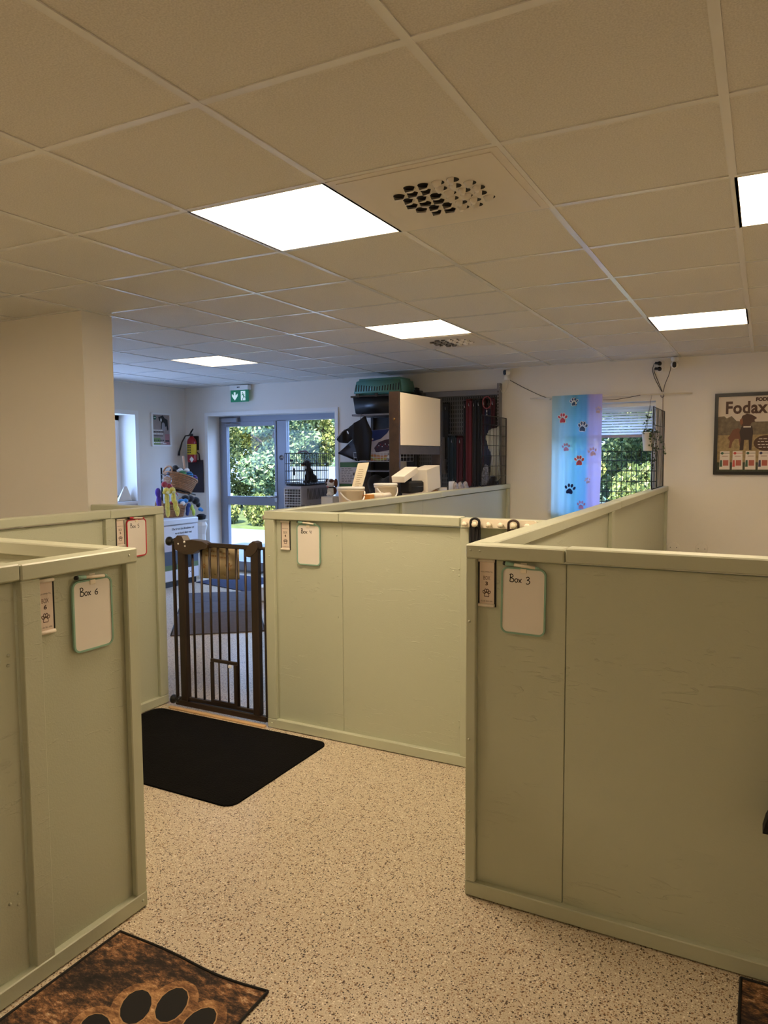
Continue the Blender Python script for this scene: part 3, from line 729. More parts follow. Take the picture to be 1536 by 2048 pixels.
# ------------------------------------------------------------------ mats
MATB = mat('black_ribbed_carpet', (10, 9, 9), .98, bump=(120, 1.), vary=(7, .25), spec=.15)
def flat_mat(name, label, pts, m, h=.008, cat='door mat', group=None, parts=None):
    c = Vector((sum(p[0] for p in pts)/len(pts), sum(p[1] for p in pts)/len(pts), 0))
    t = thing(name, label, cat, tuple(c), 0, group)
    MB().prism(pts, Matrix.Identity(4), .0005, h).build('carpet', m, t)
    return t
flat_mat('door_mat', 'black rectangular carpet mat with rounded corners before the gate', rrect(-1.855, -.653, .842, 1.628, .055), MATB)
def rock_mat():
    m, nt, b, tc = nodes_of('printed_rock_fabric', .9)
    mp = nt.nodes.new('ShaderNodeMapping'); mp.inputs['Scale'].default_value = (11, 24, 8); mp.inputs['Rotation'].default_value = (0, 0, .65)
    nt.links.new(tc.outputs['Object'], mp.inputs[0])
    n1 = nt.nodes.new('ShaderNodeTexNoise'); n1.inputs['Scale'].default_value = 1.9; n1.inputs['Detail'].default_value = 8; n1.inputs['Roughness'].default_value = .82; n1.inputs['Distortion'].default_value = .15
    nt.links.new(mp.outputs[0], n1.inputs['Vector'])
    n2 = nt.nodes.new('ShaderNodeTexNoise'); n2.inputs['Scale'].default_value = 5.5; n2.inputs['Detail'].default_value = 3; nt.links.new(tc.outputs['Object'], n2.inputs['Vector'])
    md = nt.nodes.new('ShaderNodeMath'); md.operation = 'MULTIPLY_ADD'; md.inputs[1].default_value = .55; nt.links.new(n2.outputs[0], md.inputs[0]); nt.links.new(n1.outputs[0], md.inputs[2])
    r = ramp(nt, md.outputs[0], [(.60, (16, 13, 12)), (.72, (44, 33, 28)), (.80, (96, 68, 46)), (.87, (150, 106, 68)), (.95, (206, 178, 142))])
    nt.links.new(r.outputs[0], b.inputs['Base Color'])
    return m
ROCK = rock_mat()
ROCKL = ROCK.copy(); ROCKL.name = 'printed_rock_tan'
for e_, c_ in zip([n for n in ROCKL.node_tree.nodes if n.type == 'VALTORGB'][0].color_ramp.elements, ((70, 46, 32), (120, 84, 54), (158, 116, 76), (190, 146, 100), (220, 186, 144))): e_.color = (*lin(c_), 1)
PRINTK = mat('print_black', (12, 9, 8), .85); PRINTL = mat('print_tan', (176, 136, 92), .85, vary=(40, .25)); HEM = mat('black_hem', (14, 11, 10), .8)
def rock(label, x0, x1, y0, y1, pw):
    t = thing('paw_print_mat', label, 'floor mat', ((x0+x1)/2, (y0+y1)/2, 0), 0, 'brown printed floor mats')
    n = 16; vs = []; fs = []
    def edge(u): return .012*math.sin(u*7)*u-.004*u
    for i in range(n+1):
        for j in range(n+1):
            u, v = i/n, j/n
            vs.append((x0+(x1-x0)*u, y0+(y1-y0)*v+edge(u)*v**6, .004))
    fs = [(i*(n+1)+j, (i+1)*(n+1)+j, (i+1)*(n+1)+j+1, i*(n+1)+j+1) for i in range(n) for j in range(n)]
    MB().add(vs, fs).build('fabric', ROCK, t)
    b = MB()
    far = [(x0+(x1-x0)*i/n, y1+edge(i/n), .0045) for i in range(n+1)]
    for P in (far, [(x1, y0, .0045), (x1, y1+edge(1), .0045)], [(x0, y0, .0045), (x0, y1, .0045)]): b.tube(P, .0042, 6)
    b.build('hem', HEM, t)
    if pw:
        T = Matrix.Identity(4); b = MB()
        paw(b, pw[0], pw[1], T, .0044, 2, pw[2], .03); paw(b, pw[0], pw[1], T, .0049, 1, pw[2], .0035); paw(b, pw[0], pw[1], T, .0055, 0, pw[2])
        b.build('paw_print', [PRINTK, PRINTL, ROCKL], t)
rock('brown rock patterned mat with a black paw print in the lower left', -.438, .133, -.85, .046, ((-.034, -.262), .37, .55))
rock('dark brown printed mat at the lower right beside stall three', 1.304, 1.875, -.2, .712, None)
GREYM = mat('grey_carpet', (92, 92, 100), .95, bump=(140, .8), vary=(18, .12)); BRNM = mat('brown_grey_carpet', (92, 80, 74), .95, bump=(140, .8), vary=(18, .12))
NL, NR, FL, FR = Vector((-3.053, 2.977)), Vector((-2.45, 3.472)), Vector((-4.307, 4.475)), Vector((-3.702, 4.935))
for a, b_, m, lab_ in ((.003, .44, BRNM, 'brownish grey carpet mat, nearest of three laid end to end behind the gate'), (.444, .72, GREYM, 'grey carpet mat, middle of three laid end to end behind the gate'), (.724, 1., GREYM, 'grey carpet mat, farthest of three laid end to end behind the gate')):
    P = [NL.lerp(FL, a), NR.lerp(FR, a), NR.lerp(FR, b_), NL.lerp(FL, b_)]
    t = flat_mat('floor_mat', lab_, [tuple(p) for p in P], m, .009, 'floor mat', 'grey mats behind the gate')
    e = MB()
    for i in (1, 3): e.tube([(*P[i], .007), (*P[(i+1) % 4], .007)], .007, 6)
    e.build('edging', BLACK_PL, t)
flat_mat('entrance_mat', 'dark blue carpet mat inside the glass entrance door', [(-4.70, 5.10), (-3.47, 4.80), (-3.46, 5.66), (-4.62, 5.74)], mat('blue_carpet', (38, 48, 76), .95, bump=(160, 1.), vary=(60, .4)), .008)

# black bag at the right edge
t = thing('cloth_bag', 'black cloth bag hanging on stall three, cut by the right photo edge', 'bag', (1.5, .69, .46))
b = MB(); prof = [(1.345, .468), (1.352, .50), (1.368, .535), (1.40, .62), (1.42, .86), (1.60, .86), (1.63, .6), (1.69, .468)]
b.prism(prof, PM((0, .718, 0), (1, 0, 0), (0, 0, 1)), 0, .06); o = b.build('body', BLACK_CL, t)
MB().tube([(1.44, .69, .855), (1.44, .70, 1.15), (1.46, .716, 1.212), (1.58, .716, 1.212), (1.60, .70, 1.15), (1.58, .69, .855)], .008, 6).build('strap', BLACK_CL, t)

# ================================================================== SHOP, LEFT CORNER
FREEZ = mat('white_enamel_freezer', (222, 224, 228), .3)
t = thing('chest_freezer', 'white chest freezer with a printed slogan and dog picture on its front', 'freezer', (-5.0, 4.7, 0))
MB().box(-5.30, -4.716, 4.22, 5.178, .07, .715, c=.008).build('body', FREEZ, t)
MB().box(-5.305, -4.708, 4.215, 5.183, .722, .79, c=.01).build('lid', FREEZ, t)
MB().box(-5.28, -4.74, 4.25, 5.15, .0, .07).build('plinth', BLACK_PL, t)
b = MB(); T = FX(-4.7155, 0, 0)
b.rect(4.24, 5.165, .20, .53, T, .0008, 0); b.rect(4.24, 5.165, .20, .42, T, .0012, 1); b.rect(4.24, 5.165, .20, .26, T, .0016, 2)
b.poly([(4.98, .2), (4.95, .36), (4.93, .45), (4.96, .50), (5.0, .52), (5.03, .47), (5.06, .36), (5.08, .2)], T, .002, 3)
b.poly([(4.90, .21), (4.92, .33), (4.95, .42), (4.98, .40), (4.97, .28), (4.99, .21)], T, .0024, 4)
b.poly([(4.84, .2), (4.85, .28), (4.88, .33), (4.90, .28), (4.89, .2)], T, .0024, 4)
b.poly([(4.74, .2), (4.75, .30), (4.78, .33), (4.80, .26), (4.80, .2)], T, .0024, 3)
b.rect(4.985, 5.075, .115, .17, T, .0008, 4); b.rect(4.995, 5.0, .12, .165, T, .0012, 3); b.disc((5.03, .145), .008, T, .0012, 3, 8)
b.text('Det är en bra försäkring att', .034, FX(-4.7155, 4.925, .672), .001, 3, .0006, sx=.95, shear=.25)
b.text('ge en hund riktig mat', .034, FX(-4.7155, 4.925, .622), .001, 3, .0006, sx=.95, shear=.25)
b.build('print', [mat('print_sky', (206, 200, 206), .5), mat('print_hedge', (78, 88, 104), .5), mat('print_grass', (96, 118, 76), .5), INK, TRIMW], t)

WICK = mat('wicker', (168, 122, 84), .7, vary=(60, .3))
def basket(label, c, rx, ry, h, tilt, group='wicker baskets of dog toys'):
    t = thing('wicker_basket', label, 'basket', c, 0, group)
    R = Matrix.Translation(c) @ Matrix.Rotation(tilt, 4, 'X')
    b = MB(); rows = 9; n = 28
    for r in range(rows):
        z = h*r/(rows-1); k = .78+.22*r/(rows-1)
        pts = [(rx*k*math.cos(2*PI*i/n), ry*k*math.sin(2*PI*i/n), z+.006*math.sin(PI*i+PI*r)) for i in range(n+1)]
        b.tube(pts, h/rows*.62, 5, T=R, cap=False)
    b.build('weave', WICK, t)
    MB().lathe([(.0, .004), (.77, .004), (.79, .01)], 24, 0, R @ Matrix.Diagonal((rx, ry, 1, 1))).build('base', WICK, t)
    b = MB()
    for i in range(0, n, 2):
        a = 2*PI*i/n; b.tube([(rx*.8*math.cos(a), ry*.8*math.sin(a), 0), (rx*1.02*math.cos(a), ry*1.02*math.sin(a), h+.004)], .005, 5, T=R)
    b.tube([(rx*1.02*math.cos(2*PI*i/n), ry*1.02*math.sin(2*PI*i/n), h+.006) for i in range(n+1)], .011, 6, T=R, cap=False)
    b.build('rim', WICK, t)
    for sgn in (-1, 1):
        pts = [(.08*math.cos(PI*k/8)*rx/.2, sgn*ry*1.0, h+.0+.075*math.sin(PI*k/8)) for k in range(9)]
        MB().tube(pts, .011, 6, T=R).build('handle', WICK, t)
    return t, R
basket('upper tilted wicker basket of toys on the black stand over the freezer', (-4.98, 5.135, 1.115), .17, .225, .15, -.32)
basket('lower wicker basket of toys standing on the white freezer lid', (-4.99, 5.02, .792), .15, .19, .14, 0)
t = thing('display_stand', 'thin black metal stand on the freezer carrying the upper basket', 'stand', (-5.1, 5.05, .79))
MB().tube([(-5.14, 5.03, .80), (-5.14, 5.03, 1.38)], .011, 8).build('pole', BLACK_PL, t)
MB().box(-5.24, -5.06, 4.94, 5.12, .79, .80, c=.003).build('foot', BLACK_PL, t)
b = MB().tube([(-5.14, 5.03, 1.10), (-4.97, 5.1, 1.115), (-4.9, 5.35, 1.04)], .007, 6).tube([(-5.14, 5.03, 1.10), (-5.03, 5.22, 1.10), (-5.0, 5.35, 1.04)], .007, 6)
b.tube([(-5.14, 5.03, 1.30), (-4.92, 4.85, 1.30), (-4.875, 4.84, 1.288)], .006, 6); b.build('arm', BLACK_PL, t)
MB().tube([(-4.87, 4.84+.075*math.cos(2*PI*k/16), 1.235+.055*math.sin(2*PI*k/16)) for k in range(17)], .004, 5, cap=False).build('ring', STEEL, t)
def plush(name, label, cat, lumps, m, voxel, extras=(), loc=None, group=None):
    c = loc or lumps[0][0]
    t = thing(name, label, cat, c, 0, group)
    b = MB()
    for p, r in lumps: b.ball(p, r)
    fuse(b, voxel).build('body', m, t)
    for nm, L, mm in extras:
        q = MB()
        for p, r in L: q.ball(p, r)
        q.build(nm, mm, t)
    return t
def fur(name, c): return mat(name, c, .95, bump=(90, 1.), vary=(40, .18), sheen=.3)
YEL = fur('yellow_plush', (232, 208, 92)); PUR = fur('purple_plush', (82, 52, 148)); GRN = fur('green_plush', (88, 150, 92)); BLU = fur('blue_plush', (52, 130, 190))
BLK = fur('black_plush', (22, 21, 24)); REDP = fur('red_plush', (166, 54, 62)); OLV = fur('olive_plush', (92, 98, 52)); WHP = fur('white_plush', (232, 230, 228)); TANP = fur('tan_plush', (168, 112, 66)); BRNP = fur('brown_plush', (96, 54, 36))
for k, (yy, lab_) in enumerate(((4.755, 'yellow long plush dog toy hanging from the ring, left one'), (4.85, 'yellow long plush dog toy hanging from the ring, right one leaning'))):
    dx = k*.02; dy = .06*k
    plush('plush_toy', lab_, 'dog toy', [((-4.80, yy, 1.125), (.035, .042, .036)), ((-4.80, yy-.035, 1.10), (.022, .024, .022)), ((-4.80, yy+.035, 1.10), (.02, .022, .022)), ((-4.80, yy+.005+dy*.2, 1.03), (.03, .028, .07)), ((-4.80, yy+.01+dy*.6, .94), (.03, .028, .08)), ((-4.80, yy+.015+dy, .872), (.028, .028, .07))], YEL, .009, (('muzzle', [((-4.77, yy-.012, 1.10), (.018, .02, .016))], mat('cream_plush', (240, 226, 160), .95)),), group='yellow hanging plush toys')
plush('plush_toy', 'purple plush dog toy hanging at the left of the yellow toys', 'dog toy', [((-4.86, 4.685, 1.10), (.03, .04, .06)), ((-4.86, 4.695, 1.0), (.03, .035, .08)), ((-4.86, 4.705, .9), (.03, .03, .08))], PUR, .01)
plush('plush_toy', 'dark red plush dog toy hanging on the ring above the yellow toys', 'dog toy', [((-4.85, 4.78, 1.19), (.03, .045, .04)), ((-4.85, 4.85, 1.17), (.03, .04, .035))], REDP, .009)
plush('plush_toy', 'olive green plush dog toy hanging between the yellow toys', 'dog toy', [((-4.86, 4.83, 1.03), (.025, .03, .06)), ((-4.86, 4.84, .93), (.025, .032, .07))], OLV, .009)
t = thing('pink_ribbon', 'pink ribbon hanging down from the ring beside the yellow toys', 'ribbon', (-4.8, 4.88, 1.2))
MB().tube([(-4.83, 4.86, 1.19), (-4.80, 4.89, 1.12), (-4.79, 4.93, 1.05)], [.007, .009, .005], 6).build('strip', mat('pink_cloth', (222, 130, 150), .8), t)
plush('plush_toy', 'black plush dog with grey snout lying on top of the upper basket', 'dog toy', [((-4.98, 5.13, 1.34), (.06, .075, .05)), ((-4.98, 5.06, 1.335), (.05, .05, .045)), ((-4.97, 4.99, 1.315), (.035, .04, .03)), ((-4.98, 5.10, 1.385), (.04, .03, .03)), ((-4.98, 5.22, 1.32), (.07, .08, .05)), ((-4.98, 5.32, 1.29), (.06, .06, .05))], BLK, .011,
      (('snout', [((-4.965, 4.965, 1.31), (.025, .02, .022))], mat('grey_snout', (96, 96, 104), .8)), ('eye', [((-4.925, 5.07, 1.35), (.008, .008, .008))], WHP)))
for yy, zz, lab_ in ((5.10, 1.345, 'white oval toy sole in the upper basket, left of two'), (5.21, 1.345, 'white oval toy sole in the upper basket, right of two')):
    plush('plush_toy', lab_, 'dog toy', [((-4.90, yy, zz), (.028, .042, .032)), ((-4.92, yy, zz-.01), (.03, .038, .03))], WHP, .009)
for (p, r, m, lab_) in (((-4.87, 5.10, 1.30), (.05, .052, .05), GRN, 'green striped ball toy in the upper basket'), ((-4.87, 5.215, 1.285), (.048, .05, .048), BLU, 'blue striped ball toy in the upper basket'), ((-4.88, 5.305, 1.245), (.045, .05, .045), PUR, 'purple round toy at the right end of the upper basket')):
    t = thing('toy_ball', lab_, 'dog toy', p, 0)
    MB().ball(p, r, sub=3).build('ball', m, t)
    b = MB()
    for a in (-.6, 0, .6):
        b.tube([(p[0]+r[0]*1.0*math.cos(a)*math.cos(2*PI*k/18), p[1]+r[1]*1.0*math.cos(a)*math.sin(2*PI*k/18), p[2]+r[2]*math.sin(a)) for k in range(19)], .005, 5, cap=False)
    b.build('stripe', mat('dark_stripe', (26, 54, 44), .8), t)
plush('plush_toy', 'black rope-like plush toy hanging over the right end of the lower basket', 'dog toy', [((-4.90, 5.25, 1.0), (.05, .06, .045)), ((-4.88, 5.33, .97), (.045, .055, .05)), ((-4.90, 5.17, 1.01), (.05, .05, .04)), ((-4.88, 5.37, .92), (.03, .03, .04))], BLK, .01)
plush('plush_toy', 'blue and white plush toy in the lower basket', 'dog toy', [((-4.88, 5.08, .975), (.035, .045, .035)), ((-4.87, 5.14, .98), (.03, .04, .03))], BLU, .009, (('face', [((-4.85, 5.07, .95), (.03, .035, .03))], WHP),))
plush('plush_toy', 'red plush toy at the left inside the lower basket', 'dog toy', [((-4.91, 4.99, .985), (.03, .035, .03)), ((-4.90, 4.94, .96), (.03, .03, .03))], REDP, .009)
plush('plush_toy', 'dark blue rag toy hanging over the front of the lower basket', 'dog toy', [((-4.80, 5.10, .88), (.02, .03, .06)), ((-4.80, 5.12, .93), (.025, .03, .03)), ((-4.80, 5.09, .83), (.02, .025, .03))], fur('navy_plush', (36, 60, 120)), .008)
plush('plush_toy', 'lime yellow rag toy hanging over the right of the lower basket', 'dog toy', [((-4.80, 5.17, .90), (.02, .026, .04)), ((-4.80, 5.20, .84), (.02, .024, .05))], fur('lime_plush', (196, 214, 92)), .008)
plush('plush_toy', 'small bright blue toy hanging at the right of the lower basket', 'dog toy', [((-4.84, 5.36, .865), (.02, .035, .025)), ((-4.84, 5.39, .85), (.02, .025, .02))], BLU, .008)
# white paper bag behind the freezer
t = thing('paper_bag', 'white crumpled paper bag with black edge behind the freezer', 'bag', (-4.9, 5.5, 0))
b = MB(); b.lathe([(.05, .0), (.06, .3), (.05, .55), (.075, .66), (.06, .70), (.085, .73)], 9, 0, Matrix.Translation((-4.88, 5.42, 0)), smooth=False); b.build('body', PAPER, t)
MB().lathe([(.05, .735), (.062, .78), (.03, .80), (0, .80)], 9, 0, Matrix.Translation((-4.88, 5.42, 0))).build('contents', BLACK_CL, t)

# extinguisher, tote, poster, exit sign, sill things
EXR = mat('extinguisher_red', (150, 22, 26), .3)
t = thing('fire_extinguisher', 'red fire extinguisher with yellow label hanging on the back wall', 'fire extinguisher', (-5.25, 5.69, 1.43))
E0 = Matrix.Translation((-5.25, 5.69, 1.44))
MB().lathe([(.045, 0), (.058, .012), (.06, .03), (.06, .26), (.052, .295), (.03, .32), (.022, .335), (0, .335)], 20, 0, E0).build('cylinder', EXR, t)
MB().lathe([(.0608, .10), (.0608, .235)], 20, 0, E0).build('label', mat('yellow_label', (226, 196, 48), .5), t)
b = MB()
for a in (-1.95, -1.55, -1.2):
    for z in (.12, .15, .18, .205): b.box(-.007, .007, -.0625, -.060, z, z+.016, T=E0 @ Matrix.Rotation(a+PI/2, 4, 'Z'))
b.build('label_print', INK, t)
b = MB().lathe([(.02, .33), (.02, .365), (.012, .37)], 10, 0, E0).tube([(-5.27, 5.68, 1.80), (-5.21, 5.64, 1.83), (-5.16, 5.62, 1.865)], [.011, .012, .008], 6).tube([(-5.26, 5.68, 1.80), (-5.2, 5.63, 1.79)], .008, 6)
b.build('valve_lever', BLACK_PL, t)
MB().tube([(-5.25, 5.66, 1.79), (-5.31, 5.64, 1.78), (-5.36, 5.63, 1.70), (-5.41, 5.63, 1.58), (-5.42, 5.63, 1.53)], [.009, .009, .009, .012, .015], 8).build('hose', BLACK_PL, t)
MB().prism([(-5.195, 1.515), (-5.16, 1.48), (-5.195, 1.44), (-5.23, 1.48)], PM((0, 5.622, 0), (1, 0, 0), (0, 0, 1)), 0, .003).build('tag', WHITE_PL, t)
MB().box(-5.29, -5.21, 5.745, 5.779, 1.6, 1.78).build('wall_bracket', BLACK_PL, t)
t = thing('tote_bag', 'dark grey flat tote bag hanging below the extinguisher', 'bag', (-5.26, 5.75, 1.05))
MB().box(-5.39, -5.135, 5.762, 5.772, 1.047, 1.47, c=.003).build('body', mat('dark_grey_felt', (58, 56, 64), .95, bump=(200, .5)), t)
MB().tube([(-5.33, 5.765, 1.46), (-5.31, 5.765, 1.55), (-5.25, 5.77, 1.575), (-5.20, 5.765, 1.55), (-5.19, 5.765, 1.46)], .008, 6).build('handle', _M['dark_grey_felt'], t)
t = thing('wooden_stick', 'pale wooden stick standing in the upper toy basket', 'stick', (-4.9, 5.3, 1.3))
MB().tube([(-4.95, 5.24, 1.24), (-4.96, 5.215, 1.52)], .012, 8).build('rod', mat('raw_wood', (212, 164, 130), .6), t)
t = thing('framed_poster', 'small white framed poster of a dog on the left wall', 'poster', (-5.42, 5.33, 1.85))
b = MB(); T = FX(-5.433, 0, 0)
for r_ in ((5.171, 5.497, 1.644, 1.664), (5.171, 5.497, 2.04, 2.06), (5.171, 5.19, 1.664, 2.04), (5.478, 5.497, 1.664, 2.04)): b.box(-5.431, -5.412, r_[0], r_[1], r_[2], r_[3])
b.build('frame', TRIMW, t)
b = MB(); b.rect(5.19, 5.478, 1.664, 2.04, T, .006, 0)
b.rect(5.19, 5.32, 1.664, 1.75, T, .0066, 1); b.rect(5.40, 5.478, 1.664, 1.80, T, .0066, 6)
b.disc((5.232, 2.0), .026, T, .0068, 2); b.rect(5.215, 5.25, 1.997, 2.003, T, .007, 4)
b.poly([(5.33, 1.86), (5.34, 1.95), (5.31, 1.96), (5.29, 2.01), (5.33, 2.02), (5.37, 2.035), (5.40, 2.0), (5.45, 1.98), (5.46, 1.86), (5.44, 1.84), (5.43, 1.90), (5.38, 1.88)], T, .0072, 3)
b.poly([(5.345, 1.86), (5.35, 1.93), (5.37, 1.95), (5.40, 1.93), (5.41, 1.86), (5.39, 1.83)], T, .0078, 5); b.poly([(5.325, 1.975), (5.335, 2.005), (5.35, 1.98), (5.345, 1.955), (5.33, 1.955)], T, .0078, 4)
rk = random.Random(5)
for row, (z, mi) in enumerate(((1.845, 4), (1.825, 3), (1.80, 4), (1.775, 3), (1.72, 3), (1.69, 4))):
    x = 5.205
    while x < 5.36:
        l = rk.uniform(.012, .03); b.rect(x, x+l, z-.005, z+.006, T, .0084, mi); x += l+.006
b.rect(5.40, 5.47, 1.705, 1.722, T, .0084, 3); b.rect(5.36, 5.42, 1.675, 1.682, T, .0084, 4)
b.build('picture', [mat('poster_mauve', (150, 136, 132), .7, vary=(8, .1)), mat('poster_green', (116, 142, 84), .7), mat('poster_badge', (44, 96, 76), .7), INK, TRIMW, mat('poster_grey_fur', (150, 146, 152), .7), mat('poster_pink', (156, 108, 112), .7)], t)
t = thing('exit_sign', 'green and white emergency exit sign with running figure above the door', 'exit sign', (-4.48, 5.74, 2.19))
MB().box(-4.627, -4.338, 5.705, 5.779, 2.335, 2.396, c=.005).build('housing', WHITE_PL, t)
MB().disc((-4.50, 2.368), .009, FY(0, 5.7045, 0), .0, 0, 10).disc((-4.475, 2.368), .009, FY(0, 5.7045, 0), .0, 0, 10).build('sensor', INK, t)
MB().box(-4.622, -4.345, 5.722, 5.732, 2.188, 2.335).build('panel', mat('exit_green', (22, 104, 76), .35, emit=lin((22, 110, 80)), estr=.35), t)
EXW = mat('exit_white', (225, 245, 238), .35, emit=lin((225, 245, 238)), estr=.45)
b = MB(); T = FY(0, 5.7215, 0)
b.poly([(-4.571, 2.31), (-4.545, 2.31), (-4.545, 2.268), (-4.512, 2.292), (-4.512, 2.262), (-4.557, 2.208), (-4.602, 2.262), (-4.602, 2.292), (-4.571, 2.268)], T, 0)
b.rect(-4.462, -4.392, 2.205, 2.32, T, 0)
G2 = .0006
b.disc((-4.435, 2.302), .008, T, G2, 1, 10); b.stroke([(-4.435, 2.29), (-4.42, 2.262), (-4.412, 2.245)], .016, T, G2, 1); b.stroke([(-4.412, 2.247), (-4.385, 2.243), (-4.38, 2.222)], .009, T, G2, 1)
b.stroke([(-4.416, 2.25), (-4.432, 2.228), (-4.432, 2.206)], .009, T, G2, 1); b.stroke([(-4.45, 2.262), (-4.44, 2.28), (-4.415, 2.285), (-4.402, 2.275)], .007, T, G2, 1)
b.build('pictogram', [EXW, _M['exit_green']], t)
t = thing('paper_card', 'white folded paper card standing on the left window sill', 'card', (-5.5, 4.78, .98))
b = MB(); b.add([(-5.52, 4.70, .98), (-5.46, 4.86, .98), (-5.52, 4.80, 1.16), (-5.53, 4.85, 1.155), (-5.58, 4.88, .98), (-5.58, 4.72, .98)], [(0, 1, 3, 2), (5, 2, 3, 4), (0, 2, 5), (1, 4, 3)]); b.build('sheet', PAPER, t)
t = thing('small_bottle', 'small grey bottle on the left window sill near the wall end', 'bottle', (-5.52, 4.62, .98))
MB().lathe([(.022, .981), (.024, 1.0), (.024, 1.05), (.010, 1.075), (.010, 1.09)], 12, 0, Matrix.Translation((-5.50, 4.615, 0))).build('body', mat('grey_plastic', (92, 98, 116), .4), t)
MB().lathe([(.012, 1.09), (.012, 1.105), (0, 1.106)], 10, 0, Matrix.Translation((-5.50, 4.615, 0))).build('cap', WHITE_PL, t)

# ================================================================== SHOP, MIDDLE: carrier, cage, plush dogs on a low counter
WOODP = mat('pale_shop_wood', (196, 178, 152), .5, vary=(9, .06)); DKW = mat('dark_stained_wood', (50, 36, 26), .45, vary=(22, .3), bump=(60, .3))
t = thing('display_table', 'low white display table carrying the pet carrier and wire cage', 'table', (-3.05, 5.3, 0))
MB().box(-3.42, -2.66, 4.93, 5.66, .84, .87, c=.004).build('tabletop', TRIMW, t)
for x in (-3.38, -2.70):
    for yy in (4.97, 5.62): MB().box(x-.02, x+.02, yy-.02, yy+.02, 0, .84).build('leg', TRIMW, t)
CG = mat('carrier_grey', (150, 148, 154), .45)
t = thing('pet_carrier', 'grey plastic pet carrier with white grid door below the wire cage', 'pet carrier', (-3.2, 5.29, .87))
b = MB()
x0, x1, y0, y1 = -3.315, -3.075, 4.99, 5.57
b.add([(x0+.0, y0, .985), (x1+.0, y0, .985), (x1+.015, y1, .985), (x0-.015, y1, .985), (x0+.02, y0+.02, 1.185), (x1-.02, y0+.02, 1.185), (x1-.02, y1-.03, 1.185), (x0+.02, y1-.03, 1.185)],
      [(0, 3, 2, 1), (4, 5, 6, 7), (1, 2, 6, 5), (2, 3, 7, 6), (3, 0, 4, 7)])
b.box(x0, x0+.02, y0, y0+.02, .985, 1.16).box(x1-.02, x1, y0, y0+.02, .985, 1.16).box(x0+.01, x1-.01, y0, y0+.03, 1.15, 1.185)
b.box(x0-.015, x1+.015, y0+.03, y1+.02, .972, .99, c=.003)
b.build('upper_shell', CG, t)
MB().box(x0+.01, x1-.01, y0+.01, y1, .872, .972, c=.012).build('lower_shell', BLACK_PL, t)
MB().box(x0+.02, x1-.02, y0+.05, y0+.06, .985, 1.15).build('interior', BLACK_PL, t)
b = MB()
for k in range(16):
    yy = y0+.10+k*.027
    b.add([(x1+.0075, yy, 1.035), (x1+.0075, yy+.010, 1.035), (x1-.0105, yy+.024, 1.155), (x1-.0105, yy+.014, 1.155)], [(0, 1, 2, 3)])
b.build('vent_slot', DARK, t)
b = MB()
for k in range(11): b.tube([(x0+.018+k*.0204, y0-.004, .89), (x0+.018+k*.0204, y0-.004, 1.15)], .0022, 4)
for k in range(9): b.tube([(x0+.018, y0-.006, .895+k*.0285), (x1-.018, y0-.006, .895+k*.0285)], .0022, 4)
b.tube([(x0+.015, y0-.005, .885), (x1-.015, y0-.005, .885), (x1-.015, y0-.005, 1.155), (x0+.015, y0-.005, 1.155), (x0+.015, y0-.005, .885)], .004, 5)
b.build('grid_door', WIRE_W, t)
for yy in (5.15, 5.45): MB().box(x1+.004, x1+.022, yy-.02, yy+.02, .955, .998, c=.003).build('clip', CG, t)
t = thing('wire_cage', 'small black wire cage holding a black plush dog, on the grey carrier', 'cage', (-3.2, 5.28, 1.186))
cx0, cx1, cy0, cy1, cz0, cz1 = -3.315, -3.075, 5.02, 5.53, 1.188, 1.54
MB().box(cx0+.005, cx1-.005, cy0+.005, cy1-.005, cz0, cz0+.022, c=.006).build('tray', BLACK_PL, t)
def grid(axis, c, a0, a1, z0, z1, na, zs, r=.003):
    b = MB()
    f = (lambda a, z: (a, c, z)) if axis == 'y' else (lambda a, z: (c, a, z))
    for k in range(na+1):
        a = a0+(a1-a0)*k/na; b.tube([f(a, z0), f(a, z1)], r, 4)
    for z in zs: b.tube([f(a0, z), f(a1, z)], r*1.2, 4)
    return b
zs = [cz0+.03, cz0+.06, cz0+.16, cz0+.24, cz1]
grid('y', cy0, cx0, cx1, cz0+.01, cz1, 9, zs).build('front_grid', WIRE_B, t)
grid('y', cy1, cx0, cx1, cz0+.01, cz1, 9, zs).build('rear_grid', WIRE_B, t)
grid('x', cx1, cy0, cy1, cz0+.01, cz1, 16, zs).build('side_grid', WIRE_B, t)
grid('x', cx0, cy0, cy1, cz0+.01, cz1, 16, zs).build('side_grid', WIRE_B, t)
b = MB()
for k in range(10): b.tube([(cx0+(cx1-cx0)*k/9, cy0, cz1), (cx0+(cx1-cx0)*k/9, cy1, cz1)], .0022, 4)
b.build('top_grid', WIRE_B, t)
MB().tube([(-3.16, 5.05, cz1), (-3.16, 5.09, cz1+.02), (-3.16, 5.2, cz1+.024), (-3.16, 5.25, cz1)], .012, 6).build('carry_handle', mat('lilac_grey_plastic', (150, 148, 176), .4), t)
MB().box(-3.245, -3.20, cy0-.012, cy0-.004, 1.45, 1.475, c=.002).box(-3.20, -3.18, cy0-.014, cy0-.004, 1.30, 1.38, c=.004).build('door_latch', BLACK_PL, t)
C0 = Vector((-3.18, 5.30, cz0+.025))
def P0(dx, dy, dz): return (C0.x+dx, C0.y+dy, C0.z+dz)
